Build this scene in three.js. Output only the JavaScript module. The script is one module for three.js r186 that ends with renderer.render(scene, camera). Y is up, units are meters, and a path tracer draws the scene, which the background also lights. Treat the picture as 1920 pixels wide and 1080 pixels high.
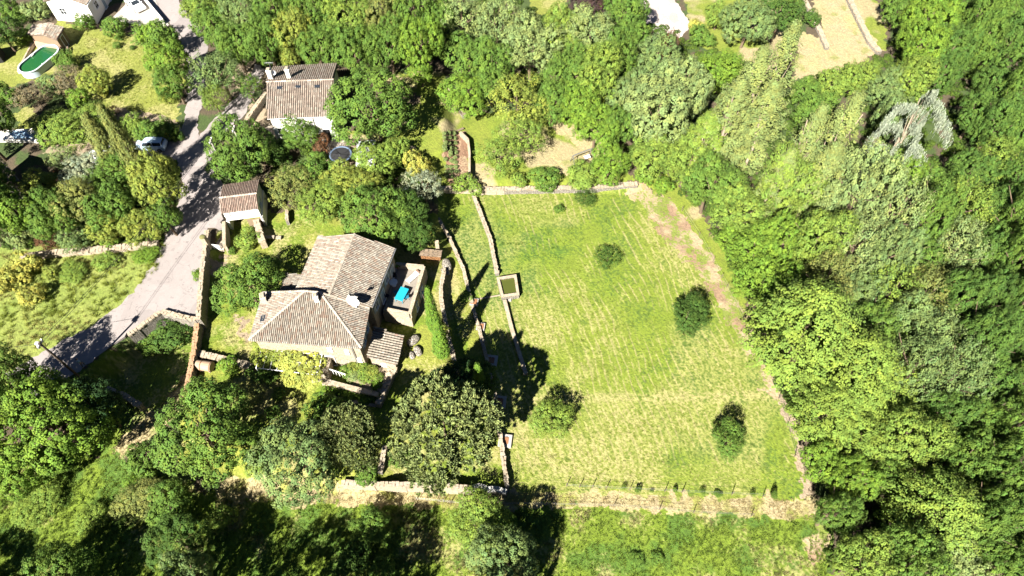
import * as THREE from 'three';
import { mergeGeometries } from 'three/addons/utils/BufferGeometryUtils.js';
import { MarchingCubes } from 'three/addons/objects/MarchingCubes.js';
import { RoundedBoxGeometry } from 'three/addons/geometries/RoundedBoxGeometry.js';
import { ConvexGeometry } from 'three/addons/geometries/ConvexGeometry.js';

// ---------- camera, sky, sun, exposure ----------
const scene = new THREE.Scene();
const PITCH = 56.6 * Math.PI / 180, ALT = 75, FOCAL = 1280;
const camera = new THREE.PerspectiveCamera(2 * Math.atan(540 / FOCAL) * 180 / Math.PI, 16 / 9, 1, 2500);
camera.position.set(0, ALT, 0);
camera.lookAt(0, ALT - Math.sin(PITCH) * 100, -Math.cos(PITCH) * 100);
const renderer = new THREE.WebGLRenderer({ antialias: true });
renderer.toneMapping = THREE.LinearToneMapping;
renderer.toneMappingExposure = 4.5;
renderer.shadowMap.enabled = true;

const SUN_EL = 42 * Math.PI / 180;
const sunDir = new THREE.Vector3(-0.46 * Math.cos(SUN_EL), Math.sin(SUN_EL), 0.888 * Math.cos(SUN_EL)).normalize();
{
  const W = 256, H = 128, d = new Float32Array(W * H * 4);
  for (let j = 0; j < H; j++) for (let i = 0; i < W; i++) {
    const el = ((j + 0.5) / H - 0.5) * Math.PI, az = ((i + 0.5) / W - 0.5) * 2 * Math.PI;
    const v = new THREE.Vector3(Math.cos(az) * Math.cos(el), Math.sin(el), Math.sin(az) * Math.cos(el));
    const up = Math.max(0, v.y), hz = Math.pow(1 - up, 4), c = Math.max(0, v.dot(sunDir)), glow = 0.5 * Math.pow(c, 12);
    let r = 0.075 + 0.22 * hz + glow, g = 0.18 + 0.22 * hz + glow * 0.9, b = 0.50 + 0.10 * hz + glow * 0.7;
    if (v.y < 0) { const k = Math.min(1, -v.y * 6); r += (0.10 - r) * k; g += (0.13 - g) * k; b += (0.04 - b) * k; }
    const o = (j * W + i) * 4; d[o] = r; d[o + 1] = g; d[o + 2] = b; d[o + 3] = 1;
  }
  const sky = new THREE.DataTexture(d, W, H, THREE.RGBAFormat, THREE.FloatType);
  sky.mapping = THREE.EquirectangularReflectionMapping; sky.magFilter = THREE.LinearFilter; sky.needsUpdate = true;
  scene.background = sky; scene.environment = sky;
  scene.backgroundIntensity = 0.1; scene.environmentIntensity = 0.1;
}
const sun = new THREE.DirectionalLight(new THREE.Color(1, 0.955, 0.87), 5.0);
sun.position.copy(sunDir).multiplyScalar(160).add(new THREE.Vector3(0, 0, -55));
sun.target.position.set(0, 0, -55); sun.castShadow = true; sun.shadow.radius = 1;
Object.assign(sun.shadow.camera, { left: -115, right: 115, top: 90, bottom: -90, near: 10, far: 400 });
sun.shadow.mapSize.set(4096, 4096);
scene.add(sun, sun.target);

// ---------- small helpers ----------
const V = (x, y, z) => new THREE.Vector3(x, y, z);
function mulberry(a) { return () => { a = (a + 0x6d2b79f5) | 0; let t = Math.imul(a ^ (a >>> 15), 1 | a); t = (t + Math.imul(t ^ (t >>> 7), 61 | t)) ^ t; return ((t ^ (t >>> 14)) >>> 0) / 4294967296; }; }
let R = mulberry(7);
const rr = (a, b) => a + (b - a) * R();
const clamp = (x, a = 0, b = 1) => Math.min(b, Math.max(a, x)), lerp = (a, b, t) => a + (b - a) * t;
const sstep = (a, b, x) => { const t = clamp((x - a) / (b - a)); return t * t * (3 - 2 * t); };
const HASH = new Float32Array(65536); { const h = mulberry(99); for (let i = 0; i < 65536; i++) HASH[i] = h(); }
const lat = (i, j) => HASH[(Math.imul(i & 255, 1) + Math.imul(j & 255, 256)) & 65535];
function vn(x, y) { const i = Math.floor(x), j = Math.floor(y); let u = x - i, v = y - j; u = u * u * (3 - 2 * u); v = v * v * (3 - 2 * v); const a = lat(i, j), b = lat(i + 1, j), c = lat(i, j + 1), d = lat(i + 1, j + 1); return a + (b - a) * u + (c - a) * v + (a - b - c + d) * u * v; }
function fbm(x, y, n = 4) { let s = 0, a = 0.5, t = 0; for (let i = 0; i < n; i++) { s += a * vn(x + i * 17.3, y - i * 9.1); t += a; a *= 0.5; x *= 2.03; y *= 2.03; } return s / t; }
const counts = new Map();
function numbered(n) { const k = counts.get(n) || 0; counts.set(n, k + 1); return k ? n + '_' + String(k).padStart(3, '0') : n; }
function tag(o, label, category, group, kind) { if (label) o.userData.label = label; if (category) o.userData.category = category; if (group) o.userData.group = group; if (kind) o.userData.kind = kind; return o; }
function thing(name, label, category, pos = V(0, 0, 0), ry = 0, group) { const g = new THREE.Group(); g.name = numbered(name); g.position.copy(pos); g.rotation.y = ry; tag(g, label, category, group); scene.add(g); return g; }
function part(name, geo, mat, parent, kind) { const m = new THREE.Mesh(geo, mat); m.name = name; m.castShadow = m.receiveShadow = true; if (kind) m.userData.kind = kind; parent.add(m); return m; }
function single(name, geo, mat, label, category, group) { const m = part(numbered(name), geo, mat, scene); return tag(m, label, category, group); }
function struct(name, geo, mat) { const m = part(name, geo, mat, scene); m.userData.kind = 'structure'; return m; }
function clean(g) { g = g.index ? g.toNonIndexed() : g; for (const k of Object.keys(g.attributes)) if (!['position', 'normal', 'uv'].includes(k)) g.deleteAttribute(k); if (!g.attributes.normal) g.computeVertexNormals(); if (!g.attributes.uv) g.setAttribute('uv', new THREE.BufferAttribute(new Float32Array(g.attributes.position.count * 2), 2)); g.morphAttributes = {}; return g; }
const merge = (l) => mergeGeometries(l.map(clean));
function boxUV(g, s = 1) { g = clean(g); const p = g.attributes.position, uv = g.attributes.uv; for (let i = 0; i < p.count; i += 3) { const a = V().fromBufferAttribute(p, i), b = V().fromBufferAttribute(p, i + 1), c = V().fromBufferAttribute(p, i + 2), n = b.clone().sub(a).cross(c.clone().sub(a)); const ax = Math.abs(n.x), ay = Math.abs(n.y), az = Math.abs(n.z); for (let k = 0; k < 3; k++) { const q = [a, b, c][k]; if (ay >= ax && ay >= az) uv.setXY(i + k, q.x * s, q.z * s); else { const l = Math.hypot(n.x, n.z) || 1; uv.setXY(i + k, (q.x * n.z - q.z * n.x) / l * s, q.y * s); } } } return g; }
const box = (w, h, d, x = 0, y = 0, z = 0, ry = 0, rx = 0, rz = 0) => { const g = new THREE.BoxGeometry(w, h, d); if (rx || ry || rz) g.applyMatrix4(new THREE.Matrix4().makeRotationFromEuler(new THREE.Euler(rx, ry, rz, 'YXZ'))); g.translate(x, y, z); return g; };
const rbox = (w, h, d, r, x = 0, y = 0, z = 0, ry = 0) => { const g = new RoundedBoxGeometry(w, h, d, 2, r); if (ry) g.rotateY(ry); g.translate(x, y, z); return g; };
function rod(a, b, r0, r1 = r0, n = 8) { const d = b.clone().sub(a), l = d.length(); const g = new THREE.CylinderGeometry(r1, r0, l, n, 1); g.translate(0, l / 2, 0); g.applyQuaternion(new THREE.Quaternion().setFromUnitVectors(V(0, 1, 0), d.normalize())); g.translate(a.x, a.y, a.z); return g; }
const cyl = (r0, r1, h, x, y, z, n = 16) => { const g = new THREE.CylinderGeometry(r1, r0, h, n); g.translate(x, y + h / 2, z); return g; };
// point of the survey photograph (1920 x 1080) on the level y
function P(u, v, y = 0) { const a = (u - 960) / FOCAL, b = (v - 540) / FOCAL, den = Math.sin(PITCH) + b * Math.cos(PITCH), t = (ALT - y) / den; return V(a * t, y, -t * (Math.cos(PITCH) - b * Math.sin(PITCH))); }

// ---------- terrain heights ----------
const TX0 = -104, TX1 = 104, TZ0 = -120, TZ1 = -4, CELL = 0.5, NX = Math.round((TX1 - TX0) / CELL) + 1, NZ = Math.round((TZ1 - TZ0) / CELL) + 1;
const HROAD = 3.0, HGARD = 1.6, HSTRIP = 0.55, HSTRIP2 = 0.2;
function inPoly(x, z, q) { let c = false; for (let i = 0, j = q.length - 1; i < q.length; j = i++) if ((q[i].z > z) !== (q[j].z > z) && x < (q[j].x - q[i].x) * (z - q[i].z) / (q[j].z - q[i].z) + q[i].x) c = !c; return c; }
let HG = new Float32Array(NX * NZ);
{
  const lv = [
    [0.9, [[790, 350], [1190, 344], [1260, 330], [1420, 150], [1500, -60], [700, -60]]],                                   // ground above the north wall
    [HSTRIP2, [[886, 352], [918, 440], [932, 515], [948, 560], [990, 710], [956, 920], [955, 920], [940, 800], [925, 700], [885, 565], [868, 500], [820, 400], [815, 352]]],
    [HSTRIP, [[820, 405], [868, 500], [885, 570], [925, 700], [953, 915], [640, 905], [640, 700], [858, 700], [828, 565], [832, 500]]],
    [HGARD, [[372, 420], [440, 330], [560, 300], [830, 300], [822, 405], [835, 500], [828, 565], [846, 650], [858, 700], [740, 870], [720, 903], [520, 903], [330, 800], [350, 740], [372, 600]]],
    [HROAD, [[-200, -80], [640, -80], [860, 140], [850, 280], [800, 300], [560, 285], [470, 300], [432, 340], [418, 425], [398, 470], [380, 500], [371, 600], [300, 586], [240, 634], [180, 690], [100, 760], [-200, 900]]],
    [1.3, [[820, -80], [870, 200], [880, 345], [850, 345], [845, 280], [840, 130], [700, -80]]],
  ].map(([y, q]) => [y, q.map(([u, v]) => P(u, v, y))]);
  for (let j = 0; j < NZ; j++) for (let i = 0; i < NX; i++) { const x = TX0 + i * CELL, z = TZ0 + j * CELL; let h = 0; for (const [y, q] of lv) if (inPoly(x, z, q)) h = y; HG[j * NX + i] = h; }
  const blurred = new Float32Array(NX * NZ);
  for (let pass = 0; pass < 1; pass++) {
    for (let j = 0; j < NZ; j++) for (let i = 0; i < NX; i++) { let s = 0, n = 0; for (let b = -1; b <= 1; b++) for (let a = -1; a <= 1; a++) { const ii = clamp(i + a, 0, NX - 1), jj = clamp(j + b, 0, NZ - 1); s += HG[jj * NX + ii]; n++; } blurred[j * NX + i] = s / n; }
    HG = blurred.slice();
  }
}
function terrain(x, z) { const a = clamp((x - TX0) / CELL, 0, NX - 1.001), b = clamp((z - TZ0) / CELL, 0, NZ - 1.001), i = Math.floor(a), j = Math.floor(b), u = a - i, v = b - j, k = j * NX + i; return lerp(lerp(HG[k], HG[k + 1], u), lerp(HG[k + NX], HG[k + NX + 1], u), v); }
function G(u, v) { let y = 1, p; for (let i = 0; i < 6; i++) { p = P(u, v, y); y = terrain(p.x, p.z); } p.y = y; return p; }

// ---------- textures ----------
const toS = (c) => c <= 0.0031308 ? c * 12.92 : 1.055 * Math.pow(c, 1 / 2.4) - 0.055;
function tex(w, h, f, srgb = true) { const d = new Uint8Array(w * h * 4); for (let j = 0; j < h; j++) for (let i = 0; i < w; i++) { const c = f(i, j), o = (j * w + i) * 4; for (let k = 0; k < 3; k++) d[o + k] = clamp(Math.round(255 * (srgb ? toS(clamp(c[k])) : c[k])), 0, 255); d[o + 3] = 255; } const t = new THREE.DataTexture(d, w, h); if (srgb) t.colorSpace = THREE.SRGBColorSpace; t.wrapS = t.wrapT = THREE.RepeatWrapping; t.magFilter = THREE.LinearFilter; t.needsUpdate = true; return t; }
const mix3 = (a, b, t) => [lerp(a[0], b[0], t), lerp(a[1], b[1], t), lerp(a[2], b[2], t)];
const mul3 = (a, k) => [a[0] * k, a[1] * k, a[2] * k];
// rubble stone: cells with mortar joints, wraps at its edge
function stoneTex(n, cells, seed, stones, mortar) {
  const q = mulberry(seed), pts = []; for (let j = 0; j < cells; j++) for (let i = 0; i < cells; i++) pts.push([(i + 0.15 + 0.7 * q()) / cells, (j + 0.2 + 0.6 * q()) / cells, q(), q()]);
  const hgt = new Float32Array(n * n), col = [];
  for (let j = 0; j < n; j++) for (let i = 0; i < n; i++) {
    const x = i / n, y = j / n, wx = x + 0.012 * (vn(x * 40, y * 40) - 0.5), wy = y + 0.012 * (vn(x * 40 + 50, y * 40) - 0.5); let d1 = 9, d2 = 9, b = null; const ci = Math.floor(wx * cells), cj = Math.floor(wy * cells);
    for (let bj = -2; bj <= 2; bj++) for (let bi = -2; bi <= 2; bi++) { const ii = ((ci + bi) % cells + cells) % cells, jj = ((cj + bj) % cells + cells) % cells, p = pts[jj * cells + ii]; let dx = Math.abs(wx - p[0]); dx = Math.min(dx, 1 - dx); let dy = Math.abs(wy - p[1]); dy = Math.min(dy, 1 - dy); const d = Math.hypot(dx * 0.75, dy * 1.25) * cells; if (d < d1) { d2 = d1; d1 = d; b = p; } else if (d < d2) d2 = d; }
    const e = sstep(0.04, 0.22, d2 - d1), g = 0.8 + 0.4 * vn(x * 128, y * 128);
    hgt[j * n + i] = e * (0.7 + 0.3 * b[3]) + 0.12 * vn(x * 90, y * 90);
    const s = mix3(stones[Math.floor(b[2] * stones.length) % stones.length], stones[Math.floor(b[3] * stones.length) % stones.length], 0.3);
    col.push(mul3(mix3(mortar, s, e), g));
  }
  return [tex(n, n, (i, j) => col[j * n + i]), tex(n, n, (i, j) => { const h = hgt[j * n + i] / 1.15; return [h, h, h]; }, false)];
}
const [stoneC, stoneB] = stoneTex(512, 14, 5, [[.52, .43, .30], [.46, .37, .25], [.56, .48, .36], [.40, .32, .22], [.50, .44, .35], [.44, .33, .22]], [.50, .43, .32]);
const [dryC, dryB] = stoneTex(512, 12, 9, [[.40, .35, .28], [.34, .30, .25], [.46, .42, .35], [.30, .26, .20], [.38, .33, .29]], [.10, .09, .07]);
const plasterC = tex(256, 256, (i, j) => { const n = fbm(i / 18, j / 18, 5), m = fbm(i / 64 + 9, j / 64, 3); return mul3([.80, .76, .69], 0.88 + 0.16 * n + 0.08 * (m - .5)); });
const roadT = tex(1024, 1024, (i, j) => {
  const x = i / 1024 * 24, y = j / 1024 * 24, n = fbm(x * 0.35, y * 0.35, 4), m = vn(i / 2.2, j / 2.2), k = fbm(x * 2, y * 2, 3);
  let c = mix3([.43, .37, .345], [.51, .45, .425], n); c = mul3(c, 0.9 + 0.14 * m + 0.14 * (k - .5));
  const cr = Math.abs(fbm(x * 0.55 + 31, y * 0.55, 4) - 0.5); if (cr < 0.005) c = mul3(c, 0.62); const pt = vn(x * .32 + 70, y * .21); if (pt > .72) c = mul3(c, .86); if (vn(x * 3 + 5, y * 3) > .88) c = mul3(c, .82);
  return c;
});
const roadB = tex(512, 512, (i, j) => { const h = vn(i / 1.7, j / 1.7) * 0.6 + 0.4 * fbm(i / 9, j / 9, 3); return [h, h, h]; }, false);
const woodC = tex(256, 256, (i, j) => mul3([.30, .21, .13], 0.6 + 0.7 * fbm(i / 3, j / 60, 4)));
const grainB = tex(256, 256, (i, j) => { const h = fbm(i / 5, j / 5, 4); return [h, h, h]; }, false);
const rep = (t, s) => { const c = t.clone(); c.repeat.set(s, s); c.needsUpdate = true; return c; };
const std = (o, k = 0.58) => { const m = new THREE.MeshStandardMaterial({ roughness: 0.9, ...o }); m.color.multiplyScalar(k); return m; };
const lin = (r, g, b) => new THREE.Color().setRGB(r, g, b);
const M = {
  houseStone: std({ map: rep(stoneC, 1 / 3.6), bumpMap: rep(stoneB, 1 / 3.6), bumpScale: 0.05 }),
  dryStone: std({ map: rep(dryC, 1 / 3), bumpMap: rep(dryB, 1 / 3), bumpScale: 0.09 }),
  paleStone: std({ map: rep(stoneC, 1 / 3), bumpMap: rep(stoneB, 1 / 3), bumpScale: 0.06, color: lin(1.1, 1.08, 1.05) }),
  cope: std({ map: rep(stoneC, 1 / 5), bumpMap: rep(grainB, 1), bumpScale: 0.03, color: lin(.95, .93, .92) }),
  plaster: std({ map: rep(plasterC, 1 / 3), bumpMap: rep(grainB, 1 / 1.5), bumpScale: 0.012 }, .8),
  cream: std({ map: rep(plasterC, 1 / 3), color: lin(.85, .76, .63), bumpMap: rep(grainB, 1 / 1.5), bumpScale: 0.02 }),
  road: std({ map: rep(roadT, 1 / 24), color: lin(.78, .785, .79), bumpMap: rep(roadB, 1 / 3), bumpScale: 0.015 }),
  concrete: std({ map: rep(plasterC, 1 / 4), color: lin(.62, .60, .58), bumpMap: rep(grainB, 1 / 1.5), bumpScale: 0.01 }),
  pave: std({ map: rep(dryC, 1 / 7), color: lin(1.25, 1.2, 1.15), bumpMap: rep(grainB, 1 / 1.5), bumpScale: 0.02 }),
  wood: std({ map: rep(woodC, 1 / 1.2), bumpMap: rep(grainB, 2), bumpScale: 0.008 }),
  oldWood: std({ map: rep(woodC, 1 / 1.2), color: lin(.75, .8, .85), bumpMap: rep(grainB, 2), bumpScale: 0.008 }),
  bark: std({ map: rep(woodC, 1 / 0.8), color: lin(.62, .62, .6), bumpMap: rep(grainB, 3), bumpScale: 0.03 }),
  paleBark: std({ map: rep(woodC, 1 / 0.8), color: lin(1.5, 1.7, 1.9), bumpMap: rep(grainB, 3), bumpScale: 0.02 }),
  whitePaint: std({ color: lin(.78, .78, .76), roughness: 0.5, bumpMap: rep(grainB, 3), bumpScale: .002 }, .8),
  shutter: std({ color: lin(.30, .38, .44), roughness: 0.6 }),
  darkGlass: new THREE.MeshPhysicalMaterial({ color: lin(.02, .025, .03), roughness: 0.08, clearcoat: 1 }),
  darkMetal: std({ color: lin(.04, .04, .045), roughness: 0.45, metalness: 0.6 }),
  greyMetal: std({ color: lin(.45, .46, .47), roughness: 0.4, metalness: 0.75 }),
  zinc: std({ color: lin(.40, .41, .42), roughness: 0.45, metalness: 0.5 }),
  rust: std({ map: rep(woodC, 1), color: lin(1.1, .7, .5), roughness: 0.9 }),
  black: std({ color: lin(.012, .012, .014), roughness: 0.85 }),
  rubber: std({ color: lin(.02, .02, .02), roughness: 0.8 }),
};
// ---------- ground, road, drive, paths ----------
const ZN = { floor: 0, field: 1, dryEdge: 2, strip: 3, path: 4, meadow: 5, garden: 6, lawn: 7, soil: 8, straw: 9, yard: 10, gravel: 11, dirt: 12, bank: 13 };
const zoneList = [
  ['bank', [[-150, 470], [300, 455], [330, 420], [320, 500], [190, 620], [20, 720], [-150, 760]]],
  ['lawn', [[95, 60], [110, 40], [160, 50], [300, 70], [345, 110], [335, 232], [215, 232], [160, 200], [60, 150], [0, 170], [-60, 150], [-60, 70], [50, 70]]],
  ['dirt', [[215, 200], [330, 224], [330, 236], [210, 216]]], ['dirt', [[205, 214], [300, 236], [290, 245], [200, 228]]],
  ['lawn', [[20, 215], [60, 200], [80, 240], [30, 245]]], ['dirt', [[90, 270], [190, 260], [200, 285], [90, 300]]],
  ['garden', [[330, 860], [350, 740], [374, 480], [420, 430], [450, 400], [560, 390], [760, 400], [822, 405], [835, 500], [828, 565], [858, 700], [953, 918], [640, 905], [500, 905], [410, 895]]],
  ['garden', [[822, 405], [868, 500], [885, 565], [925, 700], [955, 915], [940, 915], [858, 700], [828, 565], [832, 500]]],
  ['dirt', [[392, 478], [418, 470], [430, 490], [412, 520], [396, 516]]], ['dirt', [[440, 590], [452, 596], [470, 640], [462, 645]]],
  ['meadow', [[140, 700], [240, 630], [300, 590], [366, 602], [350, 740], [210, 860], [140, 800]]],
  ['straw', [[350, 690], [366, 690], [350, 760], [300, 810], [225, 862], [205, 845], [290, 770], [335, 720]]],
  ['meadow', [[-200, 820], [210, 850], [420, 930], [960, 950], [1060, 945], [1560, 975], [1560, 1150], [-200, 1150]]],
  ['strip', [[886, 352], [918, 440], [932, 515], [948, 560], [990, 710], [975, 915], [955, 918], [925, 700], [885, 565], [868, 500], [822, 405], [820, 355]]],
  ['field', [[890, 352], [1195, 346], [1245, 372], [1335, 480], [1415, 620], [1475, 760], [1510, 938], [955, 922], [985, 700], [948, 555], [932, 515]]],
  ['dryEdge', [[1170, 345], [1200, 340], [1258, 372], [1330, 470], [1378, 560], [1432, 670], [1462, 745], [1462, 760], [1430, 735], [1392, 650], [1340, 560], [1296, 500], [1245, 450], [1215, 400]]],
  ['path', [[405, 893], [640, 903], [955, 920], [1500, 934], [1550, 940], [1558, 978], [1400, 968], [1060, 948], [900, 952], [640, 946], [405, 945]]],
  ['yard', [[720, 135], [830, 140], [880, 215], [1000, 200], [1130, 240], [1190, 340], [820, 352], [800, 300], [690, 270], [640, 250], [760, 245], [790, 180]]],
  ['straw', [[715, 135], [790, 150], [780, 165], [715, 150]]],
  ['straw', [[1040, 220], [1115, 262], [1122, 282], [1100, 290], [1035, 240]]], ['straw', [[1018, 262], [1030, 258], [1070, 325], [1055, 332]]],
  ['soil', [[833, 247], [862, 244], [880, 262], [880, 335], [845, 345], [836, 300]]],
  ['lawn', [[975, -60], [1075, -60], [1060, 30], [1000, 30]]], ['yard', [[1270, -40], [1520, -40], [1440, 140], [1410, 120], [1300, 80]]],
  ['straw', [[1496, 62], [1548, 70], [1542, 142], [1486, 152]]], ['yard', [[1200, 338], [1262, 332], [1302, 380], [1404, 560], [1444, 690], [1378, 560], [1330, 470], [1258, 372]]],
  ['straw', [[1505, -60], [1570, -60], [1655, 95], [1625, 112], [1580, 130], [1500, 142], [1540, 60]]], ['yard', [[1585, -40], [1640, -40], [1668, 90], [1650, 95]]],
  ['dryEdge', [[1500, 1010], [1550, 970], [1550, 1050], [1520, 1060]]], ['dirt', [[1455, 740], [1478, 742], [1522, 860], [1516, 930], [1502, 930], [1486, 830]]],
  ['dirt', [[470, 195], [500, 180], [500, 265], [465, 265]]], ['dirt', [[590, 250], [650, 250], [700, 300], [600, 320]]],
  ['dirt', [[440, 125], [490, 130], [470, 175], [440, 180]]], 
];
const ZW = 832, ZH = 464, zoneMap = new Uint8Array(ZW * ZH);
for (const [n, q0] of zoneList) { const q = q0.map(([u, v]) => { let p = P(u, v, 0); const y = terrain(p.x, p.z); return P(u, v, y); }); const xs = q.map(p => p.x), zs = q.map(p => p.z); const i0 = Math.max(0, Math.floor((Math.min(...xs) - TX0) * 4)), i1 = Math.min(ZW - 1, Math.ceil((Math.max(...xs) - TX0) * 4)), j0 = Math.max(0, Math.floor((Math.min(...zs) - TZ0) * 4)), j1 = Math.min(ZH - 1, Math.ceil((Math.max(...zs) - TZ0) * 4)); for (let j = j0; j <= j1; j++) for (let i = i0; i <= i1; i++) if (inPoly(TX0 + i / 4, TZ0 + j / 4, q)) zoneMap[j * ZW + i] = ZN[n]; }
const zoneAt = (x, z) => zoneMap[clamp(Math.round((z - TZ0) * 4), 0, ZH - 1) * ZW + clamp(Math.round((x - TX0) * 4), 0, ZW - 1)];
const cG = { lush: [.095, .185, .012], lime: [.175, .255, .012], yel: [.27, .30, .036], straw: [.46, .40, .17], pale: [.48, .375, .22], earth: [.36, .235, .145], floor: [.085, .065, .035], dark: [.06, .10, .015] };
function groundColor(x, z) {
  const wx = x + 1.1 * (fbm(x * 1.1, z * 1.1, 3) - 0.5) * 2, wz = z + 1.1 * (fbm(x * 1.1 + 40, z * 1.1 + 7, 3) - 0.5) * 2, id = zoneAt(wx, wz);
  const big = fbm(x * 0.09 + 3, z * 0.09, 3), mid = fbm(x * 0.45, z * 0.45 + 20, 3), fine = vn(x * 5.3, z * 5.3), ultra = vn(x * 11, z * 11), grain = 0.62 + 0.42 * fine + 0.34 * ultra;
  let c;
  if (id === ZN.field || id === ZN.strip) {
    const low = sstep(-22.5, -26, z + 1.5 * (mid - .5)), bow = 1.5 * (fbm(x * .07 + 5, z * .07, 2) - .5) + .22 * (mid - .5), a1 = x * .96 - z * .26 + bow, b1 = x * .26 + z * .96, a0 = z + .25 * bow, b0 = x;
    const rows = lerp(vn(a0 * 2.2, b0 * .22), vn(a1 * 2.3, b1 * .42), low), lines = lerp(vn(a0 * 4.4 + 30, b0 * .5 + 9), vn(a1 * 4.6 + 30, b1 * 1.1 + 9), low);
    const dry = clamp(0.42 + 1.5 * (big - 0.47) + 0.25 * sstep(-50, -25, z) - (id === ZN.strip ? 0.22 : 0) + 0.5 * (mid - .5));
    const q = lerp(a0, a1, low), ql = lerp(b0, b1, low), per = .92 + .1 * (big - .5), ln = 1 - Math.abs(Math.sin(Math.PI * (q + .1 * (vn(ql * .7, q * .7) - .5)) / per)); const patch = sstep(.5, .68, fbm(x * .13 + 21, z * .13 + 4, 3) + .08 * sstep(-44, -30, z)) * sstep(.25, .6, fine * .6 + ultra * .4); let s = .5 * patch + .95 * sstep(.55, .92, ln) * sstep(.36, .56, vn(q * .45 + 3, ql * .3) * .5 + dry * .5) * sstep(.2, .5, vn(ql * 1.4, q * 2)) + .6 * sstep(.62, .85, rows * .3 + lines * .35 + fine * .35 + (dry - .5) * .5);
    c = mix3(mix3(cG.lush, cG.lime, sstep(.3, .62, mid * 0.5 + fine * 0.5 + dry * .25)), cG.yel, dry * 0.45);
    c = mix3(c, cG.straw, clamp(s) * 0.72);
    const track = Math.min(Math.abs(z + 33.5 + 0.02 * x + 0.6 * (mid - .5)), 9); c = mix3(c, cG.straw, 0.55 * sstep(1.1, 0.2, track) * sstep(.3, .6, fine * .5 + mid * .5));
  } else if (id === ZN.dryEdge) c = mix3(mix3(cG.pale, cG.earth, sstep(.4, .62, mid)), cG.lime, sstep(.44, .6, fbm(x * .7 + 9, z * .7, 3) * .7 + fine * .3) * 0.85);
  else if (id === ZN.path) c = mix3(mix3(cG.straw, cG.pale, mid), cG.yel, sstep(.5, .7, fbm(x * .6, z * .6 + 5, 3)) * 0.8);
  else if (id === ZN.meadow) c = mix3(mix3(cG.lush, cG.lime, sstep(.38, .62, mid)), cG.straw, sstep(.56, .74, fbm(x * .3 + 60, z * .3, 3) * .7 + fine * .3) * 0.6);
  else if (id === ZN.garden) c = mix3(mix3(cG.lime, cG.yel, sstep(.35, .6, mid)), cG.straw, sstep(.46, .68, fbm(x * .35 + 2, z * .35 + 30, 3) * .75 + fine * .25) * 0.75);
  else if (id === ZN.lawn) c = mix3(mix3(cG.yel, [.24, .27, .04], mid), cG.straw, sstep(.5, .7, fbm(x * .3, z * .3 + 30, 3) * .7 + fine * .3) * 0.5);
  else if (id === ZN.yard) c = mix3(mix3(cG.lime, cG.yel, mid), cG.pale, sstep(.46, .6, fbm(x * .22 + 8, z * .22, 3)) * 0.8);
  else if (id === ZN.soil) c = mix3([.30, .17, .10], [.44, .33, .20], sstep(.4, .7, mid * .6 + fine * .4));
  else if (id === ZN.straw) c = mix3(mix3(cG.straw, cG.pale, mid), cG.lime, sstep(.6, .75, fbm(x * .5, z * .5 + 3, 3)) * 0.5);
  else if (id === ZN.gravel) c = [.58, .52, .46];
  else if (id === ZN.dirt) c = mix3([.46, .36, .24], [.34, .26, .17], mid);
  else if (id === ZN.bank) c = mix3([.19, .27, .035], [.34, .37, .08], mid);
  else c = mix3(mix3(cG.floor, [.14, .10, .055], mid), cG.dark, sstep(.48, .6, fbm(x * .4, z * .4 + 77, 3)));
  return mul3(c, grain);
}
const GTW = 2048, GTH = Math.round(2048 * (TZ1 - TZ0) / (TX1 - TX0));
const groundT = tex(GTW, GTH, (i, j) => groundColor(TX0 + (i + .5) / GTW * (TX1 - TX0), TZ0 + (j + .5) / GTH * (TZ1 - TZ0)));
groundT.wrapS = groundT.wrapT = THREE.MirroredRepeatWrapping;
const turfB = tex(512, 512, (i, j) => { const h = .5 * vn(i / 2.6, j / 2.6) + .3 * vn(i / 6, j / 6) + .2 * vn(i / 15, j / 15); return [h, h, h]; }, false);
const axis = (a, b, n) => { const o = []; for (let i = 0; i < n; i++) o.push(a + (b - a) * i / (n - 1)); const s = [5, 12, 30, 80, 200, 400]; return [...s.map((d) => a - d).reverse(), ...o, ...s.map((d) => b + d)]; };
{
  const xs = axis(TX0, TX1, NX), zs = axis(TZ0, TZ1, NZ), pos = [], uv = [], idx = [];
  for (const z of zs) for (const x of xs) { pos.push(x, terrain(x, z) + 0.05 * (fbm(x * .8, z * .8, 2) - .5), z); uv.push((x - TX0) / (TX1 - TX0), (z - TZ0) / (TZ1 - TZ0)); }
  const w = xs.length; for (let j = 0; j < zs.length - 1; j++) for (let i = 0; i < w - 1; i++) { const a = j * w + i; idx.push(a, a + w, a + 1, a + 1, a + w, a + w + 1); }
  const g = new THREE.BufferGeometry(); g.setAttribute('position', new THREE.Float32BufferAttribute(pos, 3)); g.setAttribute('uv', new THREE.Float32BufferAttribute(uv, 2)); g.setIndex(idx); g.computeVertexNormals();
  const bump = turfB.clone(); bump.repeat.set(208 / 16, 116 / 16); bump.needsUpdate = true;
  struct('ground', g, std({ map: groundT, bumpMap: bump, bumpScale: 0.1, roughness: 1 }, .49));
}
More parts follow.
